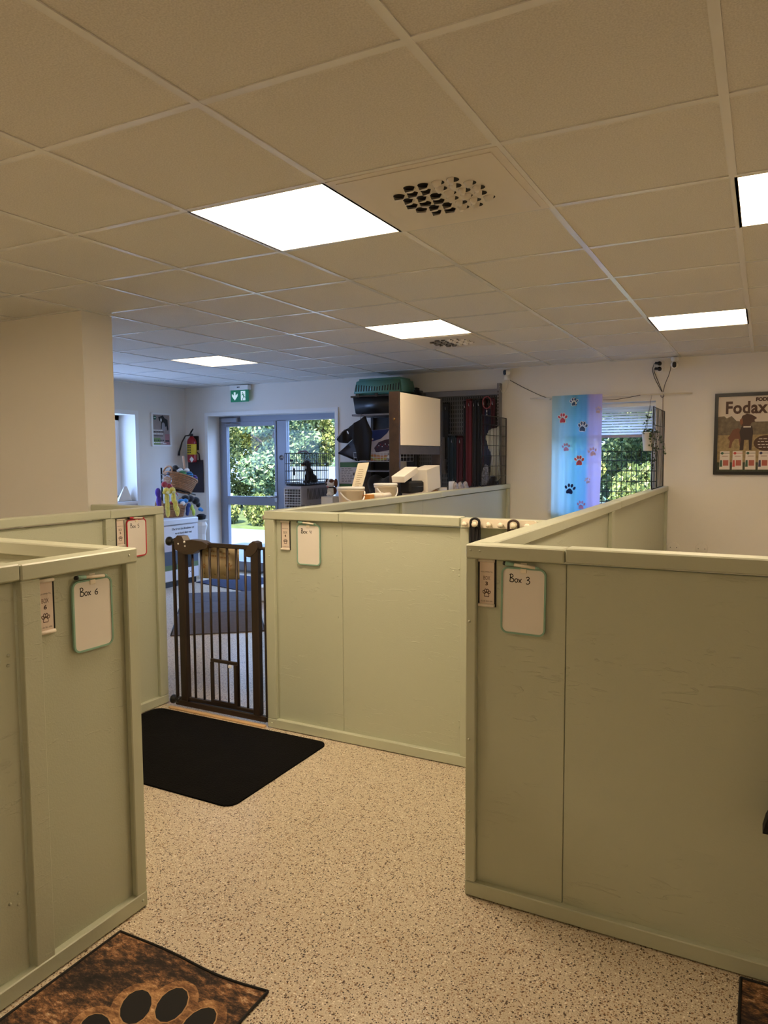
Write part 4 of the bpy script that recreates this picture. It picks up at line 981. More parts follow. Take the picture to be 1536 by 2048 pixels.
plush('plush_dog', 'black plush dog sitting in the small wire cage, facing left', 'plush dog',
      [(P0(0, .0, .09), (.05, .05, .085)), (P0(.012, .03, .05), (.06, .065, .05)), (P0(-.01, -.02, .16), (.036, .036, .045)), (P0(-.015, -.03, .215), (.04, .042, .038)), (P0(-.03, -.075, .205), (.022, .034, .02)), (P0(.0, .005, .20), (.02, .014, .034)), (P0(-.02, -.04, .05), (.018, .02, .055)), (P0(.02, -.04, .05), (.018, .02, .055)), (P0(-.02, -.06, .012), (.02, .034, .013)), (P0(.02, -.06, .012), (.02, .034, .013)), (P0(.05, .03, .02), (.025, .05, .022)), (P0(-.04, .03, .02), (.025, .05, .022)), (P0(.02, .10, .035), (.014, .04, .014))],
      BLK, .009, (('muzzle', [(P0(-.03, -.08, .195), (.019, .026, .013))], TANP), ('collar_tag', [(P0(-.01, -.055, .17), (.012, .006, .016))], WHP)), loc=P0(0, 0, 0))
t = thing('carton', 'plain white carton below the beagle plush dog', 'box', (-2.87, 5.25, .87)); MB().box(-2.95, -2.80, 5.17, 5.37, .872, 1.062, c=.004).build('body', PAPER, t)
MB().box(-2.95, -2.80, 5.17, 5.37, 1.0625, 1.068, c=.002).build('flap', PAPER, t)
C0 = Vector((-2.875, 5.27, 1.069))
plush('plush_dog', 'white and brown beagle plush dog with big ears beside the cage', 'plush dog',
      [(P0(0, 0, .055), (.036, .04, .06)), (P0(0, -.012, .145), (.05, .05, .05)), (P0(-.012, -.055, .125), (.026, .026, .022)), (P0(-.02, -.04, .02), (.017, .03, .018)), (P0(.025, -.04, .02), (.017, .03, .018)), (P0(-.022, -.03, .06), (.014, .016, .036)), (P0(.026, -.03, .06), (.014, .016, .036))],
      WHP, .008, (('ear', [(P0(-.056, .0, .15), (.018, .03, .045))], BRNP), ('ear', [(P0(.056, .0, .145), (.018, .03, .05))], BRNP), ('nose', [(P0(-.016, -.083, .135), (.012, .008, .010))], INK),
                  ('eye', [(P0(-.026, -.055, .165), (.007, .006, .009))], INK), ('eye', [(P0(.014, -.058, .165), (.007, .006, .009))], INK), ('brow_patch', [(P0(.018, -.03, .165), (.026, .03, .026))], BRNP), ('collar', [(P0(0, -.008, .098), (.038, .042, .01))], INK), ('tongue', [(P0(-.008, -.066, .104), (.012, .012, .008))], REDP), ('back_patch', [(P0(.02, .02, .06), (.03, .034, .045))], BRNP)), loc=P0(0, 0, 0))
t = thing('storage_box', 'low white storage box on the floor past the right of the gate', 'box', (-3.1, 4.62, 0))
MB().box(-3.34, -3.0, 4.5, 4.78, .009, .14, c=.006).build('body', TRIMW, t); MB().box(-3.35, -2.99, 4.49, 4.79, .1405, .158, c=.005).build('lid', WHITE_PL, t)

# ================================================================== SHOP COUNTER behind stall four
t = thing('shop_counter', 'narrow wooden counter behind the side wall of stall four', 'counter', (-1.42, 3.9, 0))
MB().box(-1.72, -1.10, 2.5, 5.25, 1.07, 1.10, c=.004).build('worktop', WOODP, t)
MB().box(-1.69, -1.13, 2.53, 5.22, .08, 1.07).build('body', WOODP, t); MB().box(-1.66, -1.16, 2.56, 5.19, 0, .08).build('plinth', BLACK_PL, t)
def bucket(label, c, r, h):
    t = thing('lidded_bucket', label, 'bucket', c, 0, 'white plastic buckets on the counter'); T = Matrix.Translation(c)
    MB().lathe([(r*.84, 0), (r*.95, h-.03), (r*1.03, h-.03), (r*1.03, h-.018), (r*.97, h-.018), (r*.97, h-.006)], 28, 0, T).build('body', CREAM_PL, t)
    MB().lathe([(r*1.06, h-.016), (r*1.06, h-.002), (r*1.0, h), (r*.92, h-.004), (0, h-.004)], 28, 0, T).build('lid', WHITE_PL, t)
    pts = [(r*1.04*math.cos(a), r*1.04*math.sin(a), h-.035-.075*math.sin((a+1.9)/2.6*PI)) for a in [-1.9+2.6*k/14 for k in range(15)]]
    MB().tube(pts, .006, 6, T=T).build('handle', WHITE_PL, t)
bucket('larger white lidded bucket on the counter, left, next to the door frame', (-1.30, 2.99, 1.10), .095, .182)
bucket('second white lidded bucket on the counter, just left of the dark post', (-1.285, 3.50, 1.10), .088, .19)
t = thing('instruction_sheet', 'tall cream sheet of printed text leaning between the two buckets', 'paper', (-1.38, 3.2, 1.10))
b = MB(); A, B_, C_, D = (-1.40, 3.08, 1.10), (-1.40, 3.235, 1.10), (-1.44, 3.52, 1.452), (-1.44, 3.345, 1.447)
off = Vector((-.0015, 0, .0005))
b.add([A, B_, C_, D]+[tuple(Vector(p)+off) for p in (A, B_, C_, D)], [(0, 1, 2, 3), (7, 6, 5, 4), (0, 4, 5, 1), (1, 5, 6, 2), (2, 6, 7, 3), (3, 7, 4, 0)]); b.build('sheet', mat('cream_paper', (228, 220, 196), .7), t)
b = MB(); rk = random.Random(3); Av, Bv, Dv = Vector(A), Vector(B_), Vector(D)
U = (Bv-Av); V = (Dv-Av); nrm = U.cross(V).normalized()*.0012
if nrm.x < 0: nrm = -nrm
for r in range(15):
    v = .86-r*.045; u = .22
    ue = rk.uniform(.6, .85)
    b.add([tuple(Av+U*u+V*v+nrm), tuple(Av+U*ue+V*v+nrm), tuple(Av+U*ue+V*(v+.012)+nrm), tuple(Av+U*u+V*(v+.012)+nrm)], [(0, 1, 2, 3)])
b.build('print', mat('grey_print', (170, 156, 128), .8), t)
t = thing('small_box', 'small orange-brown cardboard box on the counter between the buckets', 'box', (-1.22, 3.2, 1.10)); MB().box(-1.25, -1.16, 3.02, 3.085, 1.10, 1.222, c=.002).build('body', mat('orange_card', (206, 146, 74), .7), t)
MB().box(-1.25, -1.16, 3.02, 3.085, 1.2225, 1.2255, c=.001).build('flap', _M['orange_card'], t)
for k, (yy, z, lab_) in enumerate(((3.16, 1.20, 'roll of white paper between the buckets, the one nearer the stall wall'), (3.08, 1.125, 'roll of white paper between the buckets, the one farther from the stall wall'))):
    t = thing('paper_roll', lab_, 'paper roll', (-1.2, yy, z), 0, 'rolls of white paper')
    zz = 1.208; xx = -1.235 if k else -1.175; yy = 3.15
    b = MB().tube([(xx, yy-.05, zz), (xx+.004, yy+.19, zz)], .021, 14).tube([(xx, yy-.052, zz), (xx, yy-.05, zz)], .010, 10); b.build('roll', PAPER, t)
    MB().tube([(xx+.0016, yy+.05, zz), (xx+.0018, yy+.062, zz)], .0222, 14).build('band', CREAM_PL, t)
t = thing('carton', 'flat white carton under the paper rolls between the buckets', 'box', (-1.2, 3.22, 1.10)); MB().box(-1.27, -1.14, 3.10, 3.35, 1.10, 1.182, c=.002).build('body', PAPER, t); MB().box(-1.27, -1.14, 3.10, 3.35, 1.1825, 1.186, c=.001).build('lid', PAPER, t)
# dark wooden display frame with white board
t = thing('white_display_board', 'dark wooden display frame holding a blank white board on the counter', 'display frame', (-1.34, 4.2, 1.10))
MB().box(-1.392, -1.302, 3.77, 3.80, 1.101, 2.022, c=.002).build('post', DKW, t)
MB().box(-1.392, -1.302, 4.612, 4.645, 1.101, 2.022, c=.002).build('post', DKW, t)
MB().box(-1.318, -1.300, 3.80, 4.612, 1.59, 2.016, c=.002).build('white_board', mat('blank_board', (226, 216, 196), .5), t)
MB().box(-1.322, -1.304, 3.80, 4.612, 1.515, 1.588, c=.002).build('rail', mat('grey_rail', (70, 66, 66), .6, vary=(12, .2)), t)
MB().box(-1.392, -1.322, 3.80, 4.612, 2.0, 2.016).build('top_board', DKW, t)
MB().lathe([(.012, 0), (.008, .004), (0, .005)], 10, 0, PM((-1.345, 3.77, 1.80), (1, 0, 0), (0, 0, 1))).build('cap_screw', mat('brass', (130, 100, 60), .4, 1.), t)
# cartons
CARD = mat('brown_card', (172, 132, 88), .7)
def carton(label, T, sx, sy, sz, m=PAPER, lab2=False, open_=False):
    t = thing('carton', label, 'box', tuple(T.translation), 0, 'small cartons on the counter')
    if open_:
        b = MB()
        b.box(-sx/2, sx/2, -sy/2, sy/2, 0, .004, T=T)
        for a in (-1, 1): b.box(a*sx/2, a*(sx/2-.004), -sy/2, sy/2, .004, sz, T=T); b.box(-sx/2+.004, sx/2-.004, a*sy/2, a*(sy/2-.004), .004, sz, T=T)
        b.build('body', m, t)
        MB().box(-sx/2, sx/2, -sy/2-.16, -sy/2, sz-.004, sz, T=T).build('flap', m, t)
    else:
        MB().box(-sx/2, sx/2, -sy/2, sy/2, 0, sz-.004, T=T, c=.002).build('body', m, t)
        MB().box(-sx/2, sx/2, -sy/2, sy/2, sz-.0038, sz, T=T, c=.001).build('lid', m, t)
    if lab2:
        b = MB(); rk = random.Random(8)
        TT = T @ PM((sx/2, 0, sz/2), (0, 1, 0), (0, 0, 1))
        b.rect(-sy*.38, sy*.38, -sz*.4, sz*.4, TT, .0006, 0)
        for r in range(4): b.rect(-sy*.3, sy*rk.uniform(-.1, .3), sz*(.25-r*.16), sz*(.30-r*.16), TT, .001, 1)
        b.build('address_label', [TRIMW, mat('label_grey', (110, 104, 96), .8)], t)
XT = Matrix.Translation; RZ = lambda a: Matrix.Rotation(a, 4, 'Z')
carton('white carton at the foot of the dark post, below the tipped box', XT((-1.2, 3.86, 1.10)), .12, .24, .105)
carton('brown carton with a white address label under the tipped white box', XT((-1.2, 4.10, 1.10)), .11, .20, .115, CARD, True)
carton('small white labelled carton right of the brown one on the counter', XT((-1.19, 4.32, 1.10)), .09, .17, .125, PAPER, True)
carton('larger white carton tipped on top of the small cartons', XT((-1.20, 4.09, 1.216)) @ Matrix.Rotation(.12, 4, 'X') @ RZ(.05), .14, .30, .19, PAPER)
carton('open white carton flap box lying behind the tipped carton', XT((-1.22, 3.72, 1.33)) @ Matrix.Rotation(.28, 4, 'X'), .11, .26, .05, PAPER)
t = thing('soft_case', 'dark soft case on the counter below the open carton flap', 'case', (-1.2, 3.86, 1.206)); MB().box(-1.255, -1.15, 3.67, 3.93, 1.2055, 1.30, c=.015).build('body', BLACK_CL, t); MB().tube([(-1.149, 3.69, 1.255), (-1.149, 3.91, 1.255)], .003, 5).build('zip', BLACK_PL, t)
t = thing('price_card', 'small plain white card standing on the counter below the leashes', 'card', (-1.14, 4.42, 1.10)); MB().box(-1.15, -1.146, 4.45, 4.58, 1.10, 1.275).build('sheet', TRIMW, t); MB().box(-1.155, -1.12, 4.46, 4.57, 1.10, 1.104).build('foot', TRIMW, t)
PLAS = mat('crinkled_plastic_wrap', (158, 152, 156), .18, bump=(45, 1.), vary=(30, .35))
for k, (yy, lab_) in enumerate(((4.60, 'plastic wrapped bundle on the counter, nearest of three'), (4.72, 'plastic wrapped bundle on the counter, middle of three'), (4.85, 'plastic wrapped bundle on the counter, farthest of three'))):
    plush('wrapped_bundle', lab_, 'bundle', [((-1.145, yy, 1.18), (.03, .06, .075)), ((-1.15, yy+.035, 1.16), (.035, .055, .06)), ((-1.14, yy-.02, 1.235), (.022, .04, .035)), ((-1.15, yy, 1.125), (.03, .05, .022))], PLAS, .011, group='plastic wrapped bundles')

# ================================================================== BACK WALL SHELVING
SHG = mat('shelf_grey_metal', (120, 118, 122), .4, .3); SHD = mat('shelf_dark_metal', (52, 50, 50), .5, .3)
t = thing('metal_shelving', 'dark metal wall shelving unit with a pale top shelf and wire basket', 'shelving', (-2.4, 5.6, 0))
MB().box(-2.62, -2.08, 5.735, 5.775, 0, 1.935).build('back_panel', SHD, t)
MB().box(-2.665, -2.08, 5.36, 5.735, 1.938, 1.958, c=.003).build('shelf', SHG, t)
for x in (-2.60, -2.09): MB().box(x-.015, x+.015, 5.70, 5.735, 0, 1.936).build('upright', SHD, t)
MB().box(-2.60, -2.08, 5.40, 5.735, 1.335, 1.35, c=.003).build('shelf', SHG, t)
b = MB(); bx0, bx1, by0, by1, bz0, bz1 = -2.655, -2.085, 5.38, 5.70, 1.448, 1.545
for k in range(15):
    x = bx0+(bx1-bx0)*k/14; b.tube([(x, by0, bz1), (x, by0+.01, bz0), (x, by1, bz0), (x, by1, bz1)], .0022, 4)
for z, o in ((bz1, 0), (bz0+.045, .005), (bz0, .01)): b.tube([(bx0, by1, z), (bx0, by0+o, z), (bx1, by0+o, z), (bx1, by1, z)], .003, 5)
b.build('wire_basket', WIRE_W, t)
TG = mat('teal_carrier_plastic', (94, 148, 138), .4)
def shell(b, x0, x1, y0, y1, z0, z1, ins, T=None, mi=0, bev=.028):
    bm = bmesh.new(); vs = [bm.verts.new(p) for p in ((x0, y0, z0), (x1, y0, z0), (x1, y1, z0), (x0, y1, z0), (x0+ins, y0+ins, z1), (x1-ins, y0+ins, z1), (x1-ins, y1-ins, z1), (x0+ins, y1-ins, z1))]
    for f in ((0, 3, 2, 1), (4, 5, 6, 7), (0, 1, 5, 4), (1, 2, 6, 5), (2, 3, 7, 6), (3, 0, 4, 7)): bm.faces.new([vs[i] for i in f])
    bmesh.ops.bevel(bm, geom=bm.edges[:], offset=bev, segments=3, affect='EDGES', clamp_overlap=True); b.bm(bm, mi, T, True); bm.free(); return b
t = thing('pet_carrier', 'teal topped black pet carrier on the highest shelf', 'pet carrier', (-2.33, 5.5, 1.958))
MB().box(-2.655, -2.03, 5.32, 5.70, 2.135, 2.152, c=.003).build('rim', BLACK_PL, t)
shell(MB(), -2.61, -2.06, 5.345, 5.69, 1.96, 2.138, -.02, bev=.006).build('lower_shell', BLACK_PL, t)
shell(MB(), -2.64, -2.035, 5.325, 5.70, 2.15, 2.335, .032).build('upper_shell', TG, t)
b = MB()
for k in range(17):
    x = -2.60+k*.032; h = .045+.03*abs(k-8)/8
    zz0 = 2.195; fy = lambda z: 5.325+.032*(z-2.15)/.185-.0015
    b.add([(x, fy(zz0), zz0), (x+.012, fy(zz0), zz0), (x+.012, fy(zz0+h), zz0+h), (x, fy(zz0+h), zz0+h)], [(0, 1, 2, 3)])
b.build('vent_slot', DARK, t)
for x in (-2.56, -2.34, -2.12): MB().box(x-.018, x+.018, 5.316, 5.33, 2.13, 2.17, c=.003).build('clip', BLACK_PL, t)
t = thing('pet_carrier', 'black pet carrier end showing right of the teal one on the highest shelf', 'pet carrier', (-1.98, 5.6, 1.95))
shell(MB(), -2.03, -1.90, 5.45, 5.70, 1.96, 2.20, .02).build('shell', BLACK_PL, t); MB().box(-2.0, -1.93, 5.444, 5.452, 2.0, 2.14).build('door', DARK, t)
MB().box(-2.08, -1.88, 5.44, 5.69, 1.94, 1.958).build('shelf', SHG, bpy.data.objects['metal_shelving'])
t = thing('product_box', 'blue and pale product carton with a red logo in the wire basket', 'box', (-2.4, 5.5, 1.46))
Tb = XT((-2.40, 5.47, 1.455)) @ Matrix.Rotation(-.06, 4, 'Y')
MB().box(-.15, .19, 0, .10, 0, .335, T=Tb, c=.003).build('body', mat('pale_carton', (196, 188, 196), .5), t)
b = MB(); T = Tb @ PM((0, -.0005, 0), (1, 0, 0), (0, 0, 1))
b.poly([(-.148, .333), (-.148, .25), (-.05, .215), (.05, .235), (.13, .29), (.165, .333)], T, .0008, 0); b.poly([(-.148, .003), (-.148, .06), (-.05, .075), (.05, .05), (.188, .06), (.188, .003)], T, .0008, 1)
b.poly([(-.02, .09), (-.04, .14), (.02, .20), (.10, .22), (.188, .23), (.188, .11), (.08, .10)], T, .0012, 2)
b.poly([(-.12, .232), (-.08, .21), (-.04, .232), (-.08, .248)], T, .0014, 3); b.text('TRIXIE', .026, T @ XT((-.08, .237, 0)), .0018, 4, .0006)
for k in range(9): b.disc((.0+.02*k, .15+.012*(k % 3)), .006, T, .0016, 4 if k % 2 else 3, 8)
b.build('print', [mat('print_navy', (34, 48, 104), .5), mat('print_orange', (206, 140, 88), .5), mat('print_plum', (62, 40, 52), .5), mat('print_red', (160, 36, 48), .5), TRIMW], t)
t = thing('flat_package', 'pale grey flat package leaning in front of the carton in the wire basket', 'package', (-2.28, 5.43, 1.46)); MB().box(-.025, .03, 0, .008, 0, .16, T=XT((-2.26, 5.43, 1.462)) @ Matrix.Rotation(.4, 4, 'Y'), c=.003).build('body', mat('grey_pack', (132, 138, 154), .5), t)
MB().box(-.02, .025, -.001, 0, .02, .05, T=XT((-2.26, 5.43, 1.462)) @ Matrix.Rotation(.4, 4, 'Y')).build('label', TRIMW, t)
t = thing('dog_lead', 'yellow-green coiled lead lying in the wire basket', 'leash', (-2.42, 5.43, 1.47))
MB().tube([(-2.50+.22*u, 5.44-.03*math.sin(u*3), 1.52-.055*math.sin(u*2.4)) for u in [k/10 for k in range(11)]], .008, 6).build('webbing', mat('lime_webbing', (190, 200, 110), .7), t); MB().tube([(-2.52, 5.44, 1.52), (-2.50, 5.44, 1.52)], .006, 6).build('snap_hook', STEEL, t)
t = thing('dog_lead', 'silver grey lead lying in the left of the wire basket', 'leash', (-2.56, 5.43, 1.46)); MB().tube([(-2.63, 5.42, 1.462), (-2.58, 5.41, 1.465), (-2.53, 5.42, 1.475), (-2.48, 5.42, 1.463)], .009, 6).build('webbing', mat('silver_webbing', (188, 194, 206), .4), t); MB().ball((-2.635, 5.42, 1.465), .01, sub=1).build('snap_hook', STEEL, t)
def cloth(name, label, cat, outline, y, th, m, amp=.012, freq=40, group=None):
    c = (sum(p[0] for p in outline)/len(outline), y, min(p[1] for p in outline))
    t = thing(name, label, cat, c, 0, group)
    bm = bmesh.new(); f = bm.faces.new([bm.verts.new((p[0], 0, p[1])) for p in outline])
    bmesh.ops.triangulate(bm, faces=bm.faces[:]); bmesh.ops.subdivide_edges(bm, edges=bm.edges[:], cuts=3, use_grid_fill=True)
    for v in bm.verts: v.co.y = y+amp*math.sin(v.co.x*freq+v.co.z*4)+amp*.6*math.sin(v.co.x*freq*2.3-v.co.z*9)
    r = bmesh.ops.extrude_face_region(bm, geom=bm.faces[:])
    for e in r['geom']:
        if isinstance(e, bmesh.types.BMVert): e.co.y += th
    b = MB(); b.bm(bm, 0, None, True); bm.free(); b.build('fabric', m, t); return t
t = cloth('dog_coat', 'black quilted dog coat hanging at the left end of the shelving', 'dog coat', [(-2.455, 1.93), (-2.575, 1.86), (-2.695, 1.79), (-2.815, 1.69), (-2.775, 1.655), (-2.685, 1.645), (-2.615, 1.70), (-2.575, 1.62), (-2.535, 1.46), (-2.395, 1.46), (-2.375, 1.75)], 5.27, .035, BLACK_CL)
MB().tube([(-2.835, 5.27, 1.68), (-2.755, 5.26, 1.745), (-2.695, 5.26, 1.79)], .005, 5).build('piping', mat('reflective_piping', (168, 168, 176), .3), t); MB().tube([(-2.515, 5.29, 1.88), (-2.515, 5.30, 1.95), (-2.515, 5.355, 1.962)], .004, 5).build('hanger_hook', STEEL, t)
MB().disc((-2.650, 1.76), (.008, .02), FY(0, 5.25, 0), 0, 0, 10, .5).build('reflector', TRIMW, t)
t = cloth('dog_bed_mat', 'slate grey folded mat jutting out below the black dog coat', 'mat', [(-2.66, 1.70), (-2.57, 1.69), (-2.56, 1.46), (-2.60, 1.455), (-2.86, 1.545), (-2.80, 1.58)], 5.40, .02, mat('slate_nylon', (66, 68, 80), .6), .004, 20)
MB().tube([(-2.86, 5.40, 1.543), (-2.60, 5.40, 1.452)], .010, 6).build('edge_binding', BLACK_CL, t)
# printed food cartons
def food(label, z0, z1, x0, x1):
    t = thing('food_carton', label, 'box', ((x0+x1)/2, 5.55, z0), 0, 'white printed cartons with a green band')
    MB().box(x0, x1, 5.47, 5.73, z0, z1-.004, c=.003).build('body', mat('grey_white_carton', (186, 184, 190), .6), t)
    MB().box(x0, x1, 5.47, 5.73, z1-.0038, z1, c=.001).build('lid', _M['grey_white_carton'], t)
    b = MB(); T = FY(0, 5.4695, 0); rk = random.Random(int(z0*100))
    b.rect(x0+.002, x1-.002, z1-.06, z1-.006, T, .0006, 0)
    h = z1-.07
    while h > z0+.02:
        x = x0+.02
        while x < x1-.12:
            l = rk.uniform(.015, .05); b.rect(x, x+l, h-.010, h-.004, T, .0006, 1); x += l+.012
        h -= .018
    b.text('K', .055, T @ XT((x1-.07, (z0+z1)/2-.02, 0)), .001, 2, .001)
    b.build('print', [mat('carton_green', (66, 108, 76), .6), mat('carton_print_grey', (110, 108, 114), .7), INK], t)
t = thing('shop_shelf', 'low grey shelf carrying the printed cartons left of the shelving', 'shelf', (-2.75, 5.6, .9)); MB().box(-2.90, -2.63, 5.44, 5.775, .965, .985, c=.002).build('board', SHG, t)
for x in (-2.86, -2.66): MB().box(x-.012, x+.012, 5.70, 5.775, .0, .965).build('bracket', SHD, t)
food('white printed carton with a green band, lower of two left of the shelving', .986, 1.205, -2.895, -2.64)
food('white printed carton with a green band, upper of two left of the shelving', 1.206, 1.444, -2.885, -2.632)
plush('dog_bed', 'dark heap of black dog beds below the wire basket behind the sheet', 'dog bed', [((-2.36, 5.56, 1.12), (.20, .13, .15)), ((-2.25, 5.55, 1.20), (.14, .12, .11)), ((-2.48, 5.56, 1.20), (.09, .12, .11)), ((-2.33, 5.56, .98), (.23, .13, .125))], BLK, .025)
t = thing('storage_bin', 'dark lower cabinet of the shelving below the dog beds', 'cabinet', (-2.35, 5.55, 0)); MB().box(-2.6, -2.09, 5.40, 5.69, .0, .84, c=.004).build('body', SHD, t); MB().box(-2.58, -2.11, 5.39, 5.399, .04, .80, c=.002).build('door', SHD, t)
t = thing('carton', 'small white carton on its side left of the dark post, far back', 'box', (-2.14, 5.45, 1.27)); MB().box(-2.20, -2.08, 5.36, 5.52, 1.352, 1.445, T=None, c=.002).build('body', PAPER, t); MB().box(-2.20, -2.08, 5.355, 5.36, 1.36, 1.44).build('flap', CARD, t)

# gondola with leashes
def perf():
    m, nt, b, tc = nodes_of('slotted_steel', .5); b.inputs['Metallic'].default_value = .3
    sp = nt.nodes.new('ShaderNodeSeparateXYZ'); nt.links.new(tc.outputs['Object'], sp.inputs[0])
    def wv(out, sc, thr):
        a = nt.nodes.new('ShaderNodeMath'); a.operation = 'MULTIPLY'; a.inputs[1].default_value = sc; nt.links.new(out, a.inputs[0])
        f = nt.nodes.new('ShaderNodeMath'); f.operation = 'FRACT'; nt.links.new(a.outputs[0], f.inputs[0])
        g = nt.nodes.new('ShaderNodeMath'); g.operation = 'LESS_THAN'; g.inputs[1].default_value = thr; nt.links.new(f.outputs[0], g.inputs[0]); return g.outputs[0]
    mu = nt.nodes.new('ShaderNodeMath'); mu.operation = 'MULTIPLY'; nt.links.new(wv(sp.outputs[0], 40, .4), mu.inputs[0]); nt.links.new(wv(sp.outputs[2], 22, .7), mu.inputs[1])
    mx = nt.nodes.new('ShaderNodeMix'); mx.data_type = 'RGBA'; nt.links.new(mu.outputs[0], mx.inputs[0]); mx.inputs[6].default_value = (*lin((84, 82, 80)), 1); mx.inputs[7].default_value = (*lin((14, 14, 14)), 1)
    nt.links.new(mx.outputs[2], b.inputs['Base Color']); return m
PERF = perf()
t = thing('leash_rack', 'grey slotted metal wall rack where dog leashes hang', 'display rack', (-1.58, 5.75, 0))
MB().box(-2.04, -1.135, 5.735, 5.76, .3, 2.19).build('perforated_panel', PERF, t)
MB().box(-2.05, -1.12, 5.715, 5.765, 2.13, 2.19, c=.003).build('top_rail', SHG, t)
b = MB().box(-1.135, -1.105, 5.70, 5.775, 0, 2.245, c=.002); b.build('upright', SHG, t)
b = MB()
for k in range(40): b.rect(-1.128, -1.118, .9+k*.032, .92+k*.032, FY(0, 5.6995, 0), 0)
b.build('upright_slot', DARK, t)
MB().box(-2.07, -2.045, 5.70, 5.775, 0, 2.245, c=.002).build('upright', SHD, t)
MB().box(-1.66, -1.45, 5.66, 5.735, 1.715, 1.735, c=.002).build('hook_bar', SHD, t); MB().box(-1.48, -1.14, 5.66, 5.735, 2.085, 2.10, c=.002).build('hook_bar', SHD, t)
WEB = {k: mat('webbing_'+k, c, .75, bump=(260, .4)) for k, c in dict(black=(17, 17, 19), red=(92, 22, 30), darkred=(66, 16, 28), navy=(24, 26, 58), teal=(16, 34, 44), grey=(96, 92, 90), slate=(48, 48, 54)).items()}
def leash(label, x0, x1, z0, z1, k, y=5.645, n=3):
    t = thing('dog_leash', label, 'leash', ((x0+x1)/2, y, z0), 0, 'leashes hanging on the wall rack')
    wd = (x1-x0)/n; b = MB()
    for i in range(n):
        xa = x0+i*wd; dz = .02*((i*7) % 3)
        for yy, d in ((y+.006*(i % 2), 0), (y+.028, .03)):
            b.box(xa+.001, xa+wd-.001, yy, yy+.004, z0+dz+d, z1-.012, c=.001)
        b.tube([(xa+wd/2, y+.008+.014*math.cos(a), z1-.012+.012*math.sin(a)) for a in [PI*q/6 for q in range(7)]], wd*.42, 5)
    b.build('webbing', WEB[k], t)
    MB().tube([((x0+x1)/2, y-.004, z1-.03), ((x0+x1)/2, y-.006, z1-.06), ((x0+x1)/2+.006, y-.006, z1-.07)], .0045, 6).build('snap_hook', STEEL, t)
    return t
leash('grey leashes bundle hanging just right of the white board', -1.76, -1.695, 1.28, 1.70, 'grey', n=4)
leash('black leash with silver clip hanging high at the left of the rack', -1.725, -1.655, 1.45, 2.06, 'black', 5.66)
leash('dark teal leash bundle hanging on the lower hook bar', -1.655, -1.56, 1.22, 1.71, 'teal', 5.635, 4)
leash('dark red leash bundle on the lower hook bar', -1.555, -1.485, 1.2, 1.705, 'darkred', 5.64)
leash('narrow black leash between the lower bar and the long red one', -1.482, -1.452, 1.17, 2.07, 'black', n=2)
leash('long bright red leash bundle hanging in the middle of the rack', -1.45, -1.385, 1.15, 2.085, 'red', 5.635, 3)
leash('slate grey long leash next to the red one', -1.382, -1.352, 1.2, 2.08, 'slate', n=2)
leash('wide bundle of black leashes right of the slate one', -1.35, -1.275, 1.16, 2.085, 'black', 5.635, 4)
leash('dark red leash left of the navy one on the rack', -1.272, -1.24, 1.4, 2.09, 'darkred', n=2)
leash('navy leash hanging below a red ring on the rack', -1.238, -1.185, 1.35, 1.98, 'navy', 5.62, 3)
leash('dark red leash at the right edge of the rack', -1.182, -1.145, 1.3, 2.09, 'darkred', n=2)
t = thing('ring_toy', 'thin red ring hanging in front of the navy leash', 'ring', (-1.21, 5.6, 2.04)); MB().tube([(-1.212+.045*math.cos(2*PI*k/20), 5.61, 2.045+.06*math.sin(2*PI*k/20)) for k in range(21)], .0045, 6, cap=False).build('hoop', mat('red_ring', (150, 60, 62), .4), t); MB().tube([(-1.212, 5.61, 1.985), (-1.212, 5.612, 1.93)], .006, 6).build('clip', STEEL, t)
t = cloth('dog_coat', 'pale grey-green pleated dog coat hung behind the wire fence', 'dog coat', [(-1.21, 1.69), (-1.185, 1.76), (-1.15, 1.775), (-1.09, 1.79), (-1.07, 1.80), (-1.06, 1.62), (-1.075, 1.4), (-1.05, 1.28), (-1.10, 1.24), (-1.14, 1.28), (-1.17, 1.27), (-1.15, 1.5), (-1.185, 1.58)], 5.585, .02, mat('grey_green_fabric', (218, 220, 204), .8), .012, 90)
MB().tube([(-1.16, 5.60, 1.78), (-1.12, 5.61, 1.83), (-1.08, 5.60, 1.80)], .005, 5).build('hanger', BLACK_PL, t)
t = cloth('scarf', 'black and white patterned scarf hanging below the pale dog coat', 'scarf', [(-1.26, 1.20), (-1.24, 1.36), (-1.215, 1.42), (-1.18, 1.40), (-1.17, 1.26), (-1.20, 1.20)], 5.57, .015, mat('patterned_scarf', (150, 152, 164), .8, vary=(70, .8)), .008, 80); MB().box(-1.26, -1.20, 5.565, 5.59, 1.18, 1.20).build('fringe', BLACK_CL, t)
plush('plush_toy', 'dark brown soft dog toy sitting behind the wire fence', 'dog toy', [((-1.14, 5.56, 1.20), (.05, .05, .07)), ((-1.12, 5.56, 1.27), (.035, .035, .035)), ((-1.13, 5.56, 1.12), (.06, .06, .05))], fur('dark_brown_plush', (40, 32, 28)), .012)

